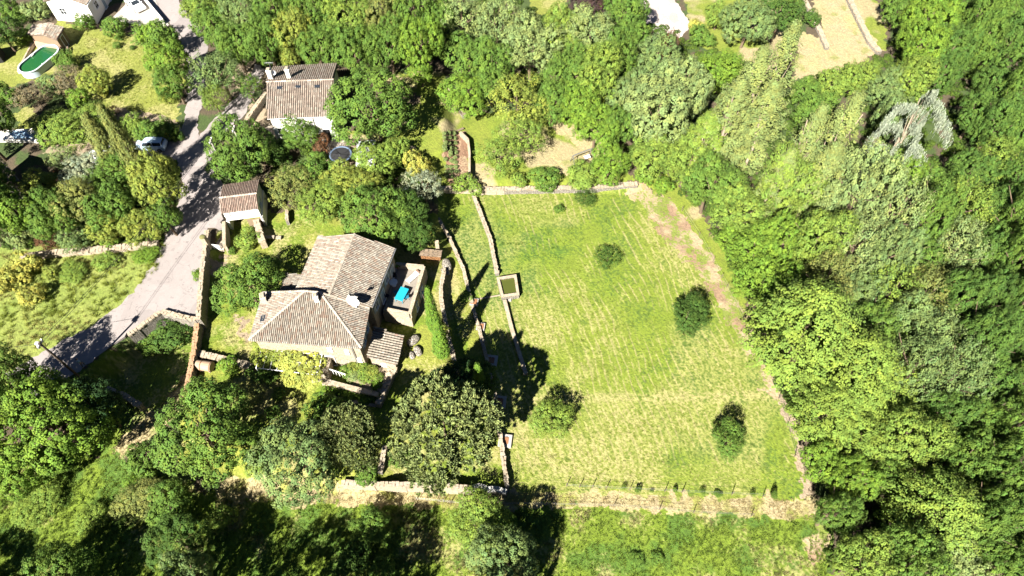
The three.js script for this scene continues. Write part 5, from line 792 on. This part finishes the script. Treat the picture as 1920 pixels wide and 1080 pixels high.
{ const p = P(256, 13, 3.1), f = P(270, 25, 3.1); car('parked_car', 'white hatchback parked on the concrete drive of the white house', p, Math.atan2(-(f.z - p.z), f.x - p.x), whiteCar, 'hatch'); }
{ const p = P(286, 277, 3.06), f = P(262, 277, 3.06); car('parked_car', 'pale blue grey van-like car half under trees on the side lane', p, Math.atan2(-(f.z - p.z), f.x - p.x), blueCar, 'van'); }
{ const t = thing('white_trailer', 'white covered trailer glimpsed between the trees of the grove', 'trailer', G(202, 301), .5); part('cover', (() => { const g = rbox(3.4, 1.1, 1.9, .25, 0, 1.35, 0); return g; })(), M.whitePaint, t); part('chassis', merge([box(3.3, .12, 1.6, 0, .6, 0), rod(V(1.6, .6, 0), V(2.9, .5, 0), .05)]), M.darkMetal, t); for (const s of [-1, 1]) { const w = new THREE.CylinderGeometry(.32, .32, .2, 18); w.rotateX(Math.PI / 2); part('wheel', w, M.rubber, t).position.set(-.2, .32, s * .95); } }
{ const t = thing('dark_shed', 'small dark shed cut by the left edge below the pool hut', 'shed', P(-6, 112, 3), .3); part('wall', boxUV(box(2.4, 1.9, 2.2, 0, .95, 0)), M.black, t); part('roof', boxUV(box(2.7, .1, 2.5, 0, 1.96, 0, 0, .06)), M.darkMetal, t); part('door', box(.8, 1.6, .05, 0, .8, 1.12), M.oldWood, t); }
// roadside bins
for (const [u, v, s, label, c] of [[336, 250, 1, 'grey wheelie bin with a yellow lid beside the shaded lane', [.12, .18, .24]], [317, 262, .8, 'smaller bin with a yellow lid at the mouth of the side lane', [.20, .22, .24]]]) { const t = thing('waste_bin', label, 'bin', G(u, v), .1, 'roadside bins'); t.scale.setScalar(s); const b = new THREE.CylinderGeometry(.62, .5, 1.05, 4, 1); b.rotateY(Math.PI / 4); b.translate(0, .62, 0); part('bin_body', b, std({ color: lin(...c), roughness: .6 }), t); part('lid', rbox(1.0, .1, .95, .04, 0, 1.2, -.02), std({ color: lin(.62, .55, .10), roughness: .5 }), t); part('handle', rod(V(-.4, 1.1, -.52), V(.4, 1.1, -.52), .03), M.black, t); for (const x of [-.35, .35]) { const w = new THREE.CylinderGeometry(.1, .1, .08, 12); w.rotateZ(Math.PI / 2); part('wheel', w, M.rubber, t).position.set(x, .1, -.35); } }
// oval pool
{
  const Y = 4.25, a = P(40, 135, Y), b = P(102, 84, Y), c = a.clone().lerp(b, .5); c.y = 3; const L = a.distanceTo(b), ry = Math.atan2(-(b.z - a.z), b.x - a.x), t = thing('oval_pool', 'oval above ground pool with green water on the upper lawn', 'pool', c, ry), W = 3.5, oval = (l, w) => { const s = new THREE.Shape(), r = w / 2, h = l / 2 - r; s.moveTo(-h, -r); s.lineTo(h, -r); s.absarc(h, 0, r, -Math.PI / 2, Math.PI / 2, false); s.lineTo(-h, r); s.absarc(-h, 0, r, Math.PI / 2, Math.PI * 1.5, false); return s; };
  const ringOf = (l, w, l2, w2, h, y) => { const s = oval(l, w); s.holes.push(new THREE.Path(oval(l2, w2).getPoints(20).reverse())); const g = new THREE.ExtrudeGeometry(s, { depth: h, bevelEnabled: false, curveSegments: 20 }); g.rotateX(-Math.PI / 2); g.translate(0, y, 0); return g; };
  part('pool_wall', ringOf(L - .1, W - .1, L - .24, W - .24, 1.25, -.1), std({ color: lin(.55, .66, .74), roughness: .5 }), t); part('rim', ringOf(L + .12, W + .12, L - .36, W - .36, .07, 1.16), std({ color: lin(.68, .74, .78), roughness: .4 }), t);
  const w = new THREE.ExtrudeGeometry(oval(L - .2, W - .2), { depth: 1.0, bevelEnabled: false, curveSegments: 20 }); w.rotateX(-Math.PI / 2); w.translate(0, -.02, 0); part('water', w, new THREE.MeshPhysicalMaterial({ color: lin(.012, .075, .022), roughness: .06, clearcoat: 1, bumpMap: rep(grainB, .6), bumpScale: .004 }), t); part('skimmer', rbox(.5, .18, .4, .04, .3, 1.15, -W / 2 + .12), M.whitePaint, t); part('float', cyl(.12, .12, .06, -.6, .96, W / 2 - .5, 12), M.whitePaint, t);
  const ld = thing('pool_ladder', 'small wooden pallet steps beside the oval pool', 'steps', P(124, 97, 3), .4); for (let k = 0; k < 4; k++) part('tread', rbox(.28, .06, 1.0, .01, -.45 + k * .3, .3 + (k % 2) * .25, 0), M.oldWood, ld); for (const z of [-.42, .42]) part('stringer', box(1.2, .3, .06, 0, .14, z), M.oldWood, ld);
  stoneWall('garden_wall', 'straight pale kerb along the west side of the oval pool', 'wall', [[60, 80], [47, 104], [33, 132]], .25, 3.6, { smooth: true, mat: M.plaster });
}
// trampoline
{
  const t = thing('trampoline', 'round trampoline with poles and a safety net hoop below the white house', 'trampoline', P(641, 297, 3)); const tor = new THREE.TorusGeometry(1.5, .14, 8, 40); tor.rotateX(Math.PI / 2); tor.scale(1, .5, 1); tor.translate(0, .85, 0); part('rim_pad', tor, std({ color: lin(.13, .19, .29), roughness: .6 }), t); part('mat', cyl(1.4, 1.4, .03, 0, .82, 0, 36), M.black, t); for (let k = 0; k < 6; k++) { const a = k / 6 * 6.283 + .3; part('pole', rod(V(Math.cos(a) * 1.55, 0, Math.sin(a) * 1.55), V(Math.cos(a) * 1.6, 2.4, Math.sin(a) * 1.6), .035), M.greyMetal, t); part('leg', rod(V(Math.cos(a + .3) * 1.4, 0, Math.sin(a + .3) * 1.4), V(Math.cos(a + .3) * 1.5, .85, Math.sin(a + .3) * 1.5), .035), M.greyMetal, t); } const h = new THREE.TorusGeometry(1.6, .03, 6, 40); h.rotateX(Math.PI / 2); h.translate(0, 2.35, 0); part('hoop', h, M.darkMetal, t); part('safety_net', new THREE.CylinderGeometry(1.6, 1.52, 1.45, 36, 1, true).translate(0, 1.6, 0), new THREE.MeshPhysicalMaterial({ color: lin(.05, .05, .05), transparent: true, opacity: .16, roughness: 1, side: THREE.DoubleSide }), t);
}
// cistern and water channel
{
  const Y = .95, q = [P(931, 520, Y), P(968, 514, Y), P(974, 552, Y), P(940, 557, Y)], c = at(q[0].clone().add(q[2]).multiplyScalar(.5), 0), t = thing('cistern', 'square stone cistern filled with dark green water at the field edge', 'cistern', c), inn = insetPoly(q, .34), seg = (a, b, w, y0, y1, e = 0) => { const v = b.clone().sub(a), m = a.clone().add(b).multiplyScalar(.5); return box(Math.hypot(v.x, v.z) + e, y1 - y0, w, m.x - c.x, (y0 + y1) / 2, m.z - c.z, Math.atan2(-v.z, v.x)); }, mid = insetPoly(q, .17);
  for (let i = 0; i < 4; i++) part('rim_slab', boxUV(seg(mid[i], mid[(i + 1) % 4], .34 + i * .002, Y - .16, Y + i * .003, i % 2 ? .34 : -.34)), M.cope, t); part('basin_wall', boxUV(merge([0, 1, 2, 3].map((i) => seg(mid[i], mid[(i + 1) % 4], .3, -.5, Y - .161, i % 2 ? .3 : -.3)))), M.dryStone, t);
  part('water', hull([...inn.map((p) => at(p, -.4)), ...inn.map((p) => at(p, Y - .28))], c), new THREE.MeshPhysicalMaterial({ color: lin(.05, .058, .010), roughness: .12, clearcoat: .6, bumpMap: rep(grainB, .7), bumpScale: .006 }), t); part('outlet_slab', boxUV(box(.9, .14, .5).translate(...P(952, 562, .12).sub(c).toArray())), M.concrete, t); part('outlet_slab', boxUV(box(.4, .12, .4).translate(...P(963, 556, .12).sub(c).toArray())), M.concrete, t);
  const pa = P(892, 561, .32), pb = P(938, 553, .32), ch = thing('stone_gutter', 'thin stone gutter line from the first iron hatch to the cistern', 'gutter', at(pa, 0)), ry = Math.atan2(-(pb.z - pa.z), pb.x - pa.x), L = pa.distanceTo(pb); for (let k = 0; k < 7; k++) { const p = pa.clone().lerp(pb, (k + .5) / 7).sub(ch.position); part('slab', rbox(L / 7 * .98, .25, .16, .015, p.x, .2 + rr(-.015, .015), p.z, ry + rr(-.03, .03)), M.cope, ch); }
  [[889, 566, 'first rusty iron hatch, where the stone gutter meets the channel wall'], [901, 612, 'second rusty iron hatch on the channel wall, in the sunlight'], [921, 676, 'iron hatch with a stone collar, in the tree shade'], [937, 753, 'iron hatch half hidden in the shade by the dark trees'], [947, 826, 'rusty iron hatch with a broad pale collar beside the big pine']].forEach(([u, v, label], i) => { const y = .55, h = thing('channel_hatch', label, 'hatch', P(u, v, y), -.12); part('collar', box(i > 1 ? 1.5 : 1.05, .5, i > 1 ? 1.5 : 1.05, 0, -.21, 0), M.concrete, h); part('lid', rbox(.78, .06, .78, .01, 0, .07, 0), M.rust, h); part('hinge', merge([rod(V(-.25, .1, -.4), V(-.05, .1, -.4), .03), rod(V(.05, .1, -.4), V(.25, .1, -.4), .03)]), M.darkMetal, h); });
}
// wood pile, stones, tank
{
  const w = thing('firewood_stack', 'stack of firewood under a brown cover in the shade behind the terrace', 'wood pile', P(809, 482, 1.6), -.1); const wood = [[.34, .22, .12], [.42, .29, .17], [.26, .17, .1]].map((c) => std({ map: woodC, color: lin(c[0] * 3, c[1] * 3, c[2] * 3) })); for (let j = 0; j < 4; j++) for (let i = 0; i < 12; i++) { const g = new THREE.CylinderGeometry(rr(.08, .11), .1, 1.0, 7); g.rotateX(Math.PI / 2); g.translate(-1.2 + i * .215 + (j % 2) * .1, .12 + j * .19, rr(-.06, .06)); part('log', g, wood[(i + j) % 3], w); } part('cover', rbox(2.9, .06, 1.15, .02, 0, .92, 0), std({ map: rep(dryC, .4), color: lin(.75, .62, .5) }), w);
  const stub = thing('stone_post', 'pale stone post behind the firewood stack', 'post', P(821, 466, 1.6)); part('shaft', boxUV(rbox(.5, 1.6, .4, .05, 0, .8, 0)), M.paleStone, stub);
  for (const [u, v, s, label] of [[838, 500, 1.2, 'large flat boulder beside the firewood stack'], [835, 511, .8, 'square boulder at the head of the cypress wall'], [776, 640, 1.1, 'long pale boulder at the south east lean-to'], [784, 660, .9, 'cluster stone lower down by the lean-to'], [773, 668, .7, 'small stone at the edge of the shaded bank by the lean-to'], [790, 718, .8, 'pale rock at the rim of the hollow above the largest pine'], [800, 727, .7, 'second rock at the rim of the hollow above the largest pine'], [784, 738, .9, 'lowest rock at the rim of the hollow above the largest pine']]) { const g = new THREE.IcosahedronGeometry(s * .7, 2), p = g.attributes.position; for (let i = 0; i < p.count; i++) { const x = p.getX(i), y = p.getY(i), z = p.getZ(i), k = 1 + .5 * (fbm(x * 1.3 + u, z * 1.3 + y + v, 3) - .5); p.setXYZ(i, x * k * 1.2, y * k * .62, z * k * .75); } g.computeVertexNormals(); const m = single('boulder', boxUV(g), M.dryStone, label, 'boulder', 'boulders of the garden'); m.position.copy(G(u, v)).add(V(0, s * .25, 0)); m.rotation.y = R() * 6; }
  const tk = thing('water_tank', 'old rusty and grey cylindrical tank lying by the low garden wall', 'tank', P(389, 691, 1.6), -.15); const g = new THREE.CylinderGeometry(.62, .62, 1.7, 24, 1); g.rotateZ(Math.PI / 2); g.translate(0, .7, 0); part('barrel', g, std({ map: rep(woodC, .6), color: lin(1.6, 1.6, 1.7), roughness: .8 }), tk); const cap = new THREE.SphereGeometry(.62, 20, 8, 0, 6.283, 0, 1.57); cap.scale(1, .7, 1); cap.rotateZ(Math.PI / 2); cap.translate(-.85, .7, 0); part('dome_end', cap, std({ map: rep(woodC, .6), color: lin(1.7, 1.75, 1.9), roughness: .8 }), tk); for (const x of [-.4, .75]) { const b = new THREE.TorusGeometry(.63, .05, 6, 28); b.rotateY(Math.PI / 2); b.translate(x, .7, 0); part('band', b, M.rust, tk); } for (const x of [-.5, .5]) part('cradle', box(.2, .3, 1.0, x, .1, 0), M.cope, tk);
  const fr = thing('swing_frame', 'pale metal swing frame with a white seat on the orchard grass', 'swing frame', G(1094, 302), .42), e = [V(-1.9, 1.9, 0), V(1.2, 2.1, 0)]; part('top_bar', rod(e[0], e[1], .08), M.greyMetal, fr); for (const [x, h] of [[-1.9, 1.9], [1.2, 2.1]]) for (const z of [-.8, .8]) part('leg', rod(V(x, h, 0), V(x + .1, 0, z), .06), M.greyMetal, fr); part('seat', rbox(.9, .1, .6, .03, .5, .8, .1), M.whitePaint, fr); for (const x of [.1, .9]) part('hanger', rod(V(x, .8, .1), V(x, 2.02, 0), .025), M.greyMetal, fr);
  const bd = thing('wooden_board', 'loose grey board lying at the head of the vegetable plot', 'board', G(863, 244).add(V(0, .12, 0)), .6); part('plank', rbox(1.2, .08, .35, .01), M.oldWood, bd); part('cleat', box(.08, .06, .33, .4, -.06, 0), M.oldWood, bd);
}
// utility poles and wires
{
  const base = P(158, 714, 2.2), pole = (label, b, h, mat, box1) => { const t = thing('utility_pole', label, 'utility pole', b); part('shaft', rod(V(0, -.8, 0), V(0, h, 0), .17, .11, 12), mat, t); part('crossarm', box(.12, .12, 1.1, 0, h - .3, 0), M.greyMetal, t); for (const z of [-.45, 0, .45]) part('insulator', cyl(.06, .09, .2, 0, h - .24, z, 10), M.whitePaint, t); if (box1) part('junction_box', rbox(.4, .55, .34, .04, -.25, h - .25, 0), std({ color: lin(.6, .6, .62), roughness: .5 }), t); return V(b.x, h + b.y, b.z); };
  const t1 = pole('dark wooden utility pole with a pale box on top, beside the lower road', base, 9.2, std({ map: rep(woodC, 1), color: lin(.35, .36, .4) }), true); const P2 = P(394, 262, 10.4), t2 = pole('pale concrete utility pole in the round tree by the garage', at(P2, 3), 7.4, M.concrete, false), P3 = P(437, 240, 10), t3 = pole('second pale utility pole in the round tree by the north house yard', at(P3, 3), 7, M.concrete, false);
  const wire = (label, a, b, sag) => { const m = a.clone().lerp(b, .5); m.y -= sag; single('power_line', new THREE.TubeGeometry(new THREE.QuadraticBezierCurve3(a, m, b), 40, .022, 5), M.black, label, 'cable', 'overhead cables along the road'); };
  wire('overhead cable along the road, on the house side', t1.clone().add(V(0, -.1, .45)), t2.clone().add(V(0, -.1, .45)), 1.6); wire('overhead cable along the road, on the bank side', t1.clone().add(V(0, -.1, -.45)), t2.clone().add(V(0, -.1, -.45)), 1.8); wire('overhead cable that runs from the lower pole to the left edge', t1.clone().add(V(0, -.1, 0)), P(-60, 656, 10.5), .6); wire('overhead cable from the second pale pole to the north house roof', t3, P(508, 150, 10), .5);
}
// wire fences along the straw path and the east edge
{
  const posts = (list, label, grp) => list.forEach(([u, v, h], i) => { const p = G(u, v), m = thing('fence_post', `thin fence stake ${label}, ${ord[i]} from the west`, 'fence post', p, R() * 3, grp); part('stake', rod(V(0, -.3, 0), V(rr(-.05, .05), h, rr(-.05, .05)), .05, .04, 6), M.oldWood, m); part('point', new THREE.ConeGeometry(.042, .1, 6).translate(0, h + .03, 0), M.oldWood, m); });
  const low = [[1062, 912, 1.1], [1086, 914, 1.1], [1110, 915, 1.1], [1136, 917, 1.1], [1180, 919, 1.1], [1246, 922, 1.2], [1278, 924, 1.2], [1372, 928, 1.2], [1430, 931, 1.2]]; posts(low, 'on the upper side of the straw path', 'fence stakes along the upper side of the straw path');
  const low2 = [[780, 938, 1.1], [832, 942, 1.1], [845, 944, 1.1], [1150, 950, 1], [1236, 956, 1], [1300, 962, 1], [1408, 968, 1]]; posts(low2, 'on the lower side of the straw path', 'fence stakes along the lower side of the straw path');
  const east = [[1278, 396, 1], [1310, 444, 1], [1336, 492, 1], [1352, 522, 1], [1362, 540, 1], [1392, 600, 1], [1460, 748, 1.1], [1476, 800, 1.1], [1490, 856, 1.1]]; posts(east, 'at the dry field edge', 'fence stakes on the east edge of the field');
  for (const [list, label] of [[low, 'on the upper side of the straw path'], [low2, 'on the lower side of the straw path'], [east, 'along the dry east edge of the field']]) { const l = []; for (let i = 0; i < list.length - 1; i++) for (const y of [.45, .9]) l.push(rod(G(list[i][0], list[i][1]).add(V(0, y, 0)), G(list[i + 1][0], list[i + 1][1]).add(V(0, y, 0)), .012, .012, 4)); single('fence_wire', merge(l), M.greyMetal, 'thin fence wires strung between the stakes ' + label, 'wire'); }
}
// vegetable plot: rows of pale flowering plants
{ let k = 0; const row = ['west row', 'second row', 'third row']; for (let j = 0; j < 3; j++) for (let i = 0; i < 10; i++) { const u = 833 + j * 9 + rr(-1, 1) + i * .6, v = 250 + i * 9 + rr(-1, 1); if (v > 322 && j === 2) continue; plant('vegetable_plant', `pale flowering vegetable plant, ${ord[i]} from the north in the ${row[j]}`, 'small', 'pale', u, v, 4, .6, { cat: 'plant', crown: .97, group: 'pale flowering plants in the vegetable plot' }); k++; } }
// a person standing in the shade on the lower road
{
  const t = thing('person', 'person in light blue top and dark trousers standing on the shaded lower road', 'person', P(157, 686, 3.06), 2.3);
  const J = { pel: [V(0, .93, 0), .13], chest: [V(0, 1.3, .01), .145], neck: [V(0, 1.5, .01), .06], head: [V(0, 1.63, .03), .105] }, bones = [[J.pel[0], J.chest[0], .135, .15], [J.chest[0], J.neck[0], .12, .058], [J.neck[0], V(0, 1.6, .02), .055, .08], [V(0, 1.6, .025), V(0, 1.68, .02), .095, .1], [V(0, 1.62, .1), V(0, 1.6, .118), .02, .018]];
  for (const s of [-1, 1]) { const f = s > 0 ? .16 : -.14; bones.push([V(s * .09, .9, 0), V(s * .1, .5, f * .6 + .04), .095, .062], [V(s * .1, .5, f * .6 + .04), V(s * .1, .09, f), .058, .042], [V(s * .1, .06, f - .03), V(s * .11, .035, f + .17), .042, .036], [V(s * .16, 1.4, 0), V(s * .22, 1.12, -f * .4), .056, .044], [V(s * .22, 1.12, -f * .4), V(s * .21, .88, -f * .9 + .06), .042, .03], [V(0, 1.38, 0), V(s * .16, 1.4, 0), .08, .06], [V(s * .21, .87, -f * .9 + .06), V(s * .21, .81, -f * .9 + .08), .03, .03]); for (let k = 0; k < 4; k++) bones.push([V(s * .21, .81, -f * .9 + .055 + k * .018), V(s * (.2 - .006 * k), .735 + Math.abs(k - 1.4) * .008, -f * .9 + .06 + k * .02), .0095, .008]); bones.push([V(s * .2, .85, -f * .9 + .1), V(s * .185, .8, -f * .9 + .125), .011, .009]); }
  const N = 124, mc = new MarchingCubes(N, std(), true, false, 90000), S2 = .96, field = (x, y, z) => { let d = 0, acc = 0; for (const [a, b, r0, r1] of bones) { const bx = b.x - a.x, by = b.y - a.y, bz = b.z - a.z, h = clamp(((x - a.x) * bx + (y - a.y) * by + (z - a.z) * bz) / (bx * bx + by * by + bz * bz)), q = Math.hypot(x - a.x - bx * h, y - a.y - by * h, z - a.z - bz * h) - lerp(r0, r1, h); acc += Math.exp(-q * 70); } return Math.log(acc) / 70; };
  for (let k = 0; k < N; k++) for (let j = 0; j < N; j++) for (let i = 0; i < N; i++) { const x = (i / (N / 2) - 1) * S2, y = (j / (N / 2) - 1) * S2 + .88, z = (k / (N / 2) - 1) * S2; mc.field[k * N * N + j * N + i] = Math.abs(x) > .45 || Math.abs(z) > .45 ? -1 : field(x, y, z); }
  mc.isolation = 0; mc.update(); const n = mc.count, g = new THREE.BufferGeometry(), pa = mc.positionArray.slice(0, n * 3), na = mc.normalArray.slice(0, n * 3), col = new Float32Array(n * 3); for (let i = 0; i < n; i++) { const x = pa[i * 3] * S2, y = pa[i * 3 + 1] * S2 + .88, z = pa[i * 3 + 2] * S2; pa[i * 3] = x; pa[i * 3 + 1] = y; pa[i * 3 + 2] = z; const arm = Math.abs(x) > .165 && y < 1.36; const c = y < .085 ? [.7, .7, .68] : y > 1.49 || (arm && y < 1.18) ? [.5, .3, .2] : y > .93 || arm ? [.30, .45, .62] : [.02, .024, .04]; col.set(c, i * 3); } g.setAttribute('position', new THREE.BufferAttribute(pa, 3)); g.setAttribute('normal', new THREE.BufferAttribute(na, 3)); g.setAttribute('color', new THREE.BufferAttribute(col, 3)); part('body', g, std({ vertexColors: true, roughness: .8 }), t);
  const hair = new THREE.SphereGeometry(.113, 18, 12, 0, 6.283, 0, 1.75); hair.rotateX(-.35); hair.translate(0, 1.665, .008); part('hair', hair, std({ color: lin(.03, .02, .015) }), t); for (const s of [-1, 1]) part('eye', new THREE.SphereGeometry(.014, 8, 6).translate(s * .036, 1.64, .112), M.black, t);
}
// ---------- grass and undergrowth that nobody could count ----------
function tuftGeo(n, h, spread, w) { const L = new Leaves(); for (let i = 0; i < n; i++) { const a = R() * 6.28, o = V(Math.cos(a) * spread * R(), 0, Math.sin(a) * spread * R()); L.blade(o, V(rr(-.6, .6), 1, rr(-.6, .6)).normalize(), h * rr(.6, 1.2), w, rr(.7, 1.25), rr(-.12, .12)); } return L.geo(); }
function scatter(name, geo, mat, polys, dens, tint, o = {}) {
  R = mulberry(o.seed ?? 77); const list = []; for (const p0 of polys) { const q = p0.map(([u, v]) => { const p = P(u, v, 0), y = terrain(p.x, p.z); return P(u, v, y); }), xs = q.map((p) => p.x), zs = q.map((p) => p.z), x0 = Math.max(TX0, Math.min(...xs)), x1 = Math.min(TX1, Math.max(...xs)), z0 = Math.max(TZ0, Math.min(...zs)), z1 = Math.min(TZ1, Math.max(...zs)), n = (x1 - x0) * (z1 - z0) * dens; for (let i = 0; i < n; i++) { const x = rr(x0, x1), z = rr(z0, z1); if (!inPoly(x, z, q)) continue; if (o.where && !o.where(x, z)) continue; list.push([x, z]); } }
  const im = new THREE.InstancedMesh(geo, mat, list.length), d = new THREE.Object3D(), c = new THREE.Color(); list.forEach(([x, z], i) => { d.position.set(x, terrain(x, z) - .02, z); d.rotation.set(rr(-.15, .15), R() * 6.28, rr(-.15, .15)); const s = rr(.6, 1.3) * (.7 + .6 * fbm(x * .4, z * .4, 2)); d.scale.set(s, s * rr(.7, 1.2), s); d.updateMatrix(); im.setMatrixAt(i, d.matrix); im.setColorAt(i, c.setRGB(...tint(x, z))); }); im.name = name; tag(im, o.label, o.cat ?? 'grass', null, 'stuff'); im.castShadow = im.receiveShadow = true; scene.add(im); return im;
}
R = mulberry(66); const tallTuft = tuftGeo(26, .5, .35, .06), lowTuft = tuftGeo(16, .28, .22, .05), shortTuft = tuftGeo(16, .11, .2, .05), midTuft = tuftGeo(14, .2, .22, .05), grassMat = leafMat([1, 1, 1], .3);
scatter('tall_grass', tallTuft, grassMat, [[[-120, 480], [300, 462], [318, 440], [296, 505], [190, 596], [96, 646], [10, 694], [-120, 740]]], 2.2, (x, z) => mix3(mix3([.28, .38, .04], [.44, .48, .075], fbm(x * .35, z * .35, 3)), [.50, .48, .14], sstep(.48, .66, fbm(x * .22 + 9, z * .22, 3))), { label: 'tall rough grass covering the bank west of the road', seed: 81 });
const meadowTint = (x, z) => mix3(mix3([.18, .31, .026], [.29, .39, .05], fbm(x * .45, z * .45, 3)), [.42, .38, .15], sstep(.56, .72, fbm(x * .3 + 60, z * .3, 3)));
scatter('meadow_grass', lowTuft, grassMat, [[[-200, 830], [210, 855], [420, 935], [640, 950], [955, 955], [1060, 952], [1550, 980], [1550, 1150], [-200, 1150]]], 9, meadowTint, { label: 'uneven grass of the lower meadow at the bottom edge', seed: 82 });
scatter('dry_grass', midTuft, grassMat, [[[405, 897], [640, 907], [955, 924], [1500, 937], [1552, 944], [1552, 976], [1400, 966], [1060, 946], [900, 950], [640, 944], [405, 942]], [[350, 690], [366, 690], [350, 760], [300, 810], [225, 862], [205, 845], [290, 770], [335, 720]]], 14, (x, z) => mul3(mix3([.56, .46, .20], [.50, .41, .22], fbm(x * .5, z * .5, 2)), rr(.75, 1.15)), { label: 'dry straw coloured grass of the path below the field', seed: 83 });
scatter('field_stubble', shortTuft, grassMat, [[[892, 356], [1190, 352], [1240, 380], [1330, 490], [1405, 620], [1466, 760], [1498, 930], [958, 915], [990, 700], [952, 562], [978, 552], [970, 512], [934, 512]], [[824, 408], [884, 362], [916, 440], [930, 514], [938, 556], [886, 566], [868, 502]]], 3.5, (x, z) => { const c = groundColor(x, z); return mul3(c, 1.05); }, { label: 'short mown grass and hay stubble of the field', seed: 84 });
scatter('lawn_grass', shortTuft, grassMat, [[[380, 665], [392, 500], [430, 440], [560, 410], [600, 440], [540, 520], [480, 560], [466, 640], [480, 684]], [[100, 60], [160, 60], [300, 76], [335, 110], [325, 215], [215, 210], [150, 120]]], 5, (x, z) => groundColor(x, z), { label: 'patchy lawn grass around the farmhouse and the white house', seed: 85 });
R = mulberry(67); const lowBush = broad({ rad: .8, hgt: .6, lobes: 3, size: .5, cr: .24, n: 14, leaf: .22 });
scatter('undergrowth', lowBush, grassMat, [[[1250, 345], [1420, 160], [1500, 140], [1660, 100], [1700, 0], [1990, 0], [1990, 1120], [1560, 1120], [1535, 880], [1440, 690], [1400, 590]], [[350, 0], [960, 0], [1190, 40], [1320, 70], [1420, 150], [1280, 330], [1180, 330], [1130, 250], [1000, 200], [880, 140], [840, 120], [700, 115], [500, 115], [440, 110]], [[0, 350], [330, 300], [330, 400], [300, 450], [0, 470]], [[470, 250], [500, 270], [800, 300], [820, 400], [600, 400], [520, 340], [480, 300]]], .45, (x, z) => mix3([.05, .10, .012], [.12, .19, .02], fbm(x * .3, z * .3, 2)), { label: 'low undergrowth beneath the trees of the woods', cat: 'undergrowth', seed: 86, where: (x, z) => zoneAt(x, z) === ZN.floor });
scene.traverse((o) => { if (o.isMesh) { o.castShadow = true; o.receiveShadow = true; } });
renderer.render(scene, camera);
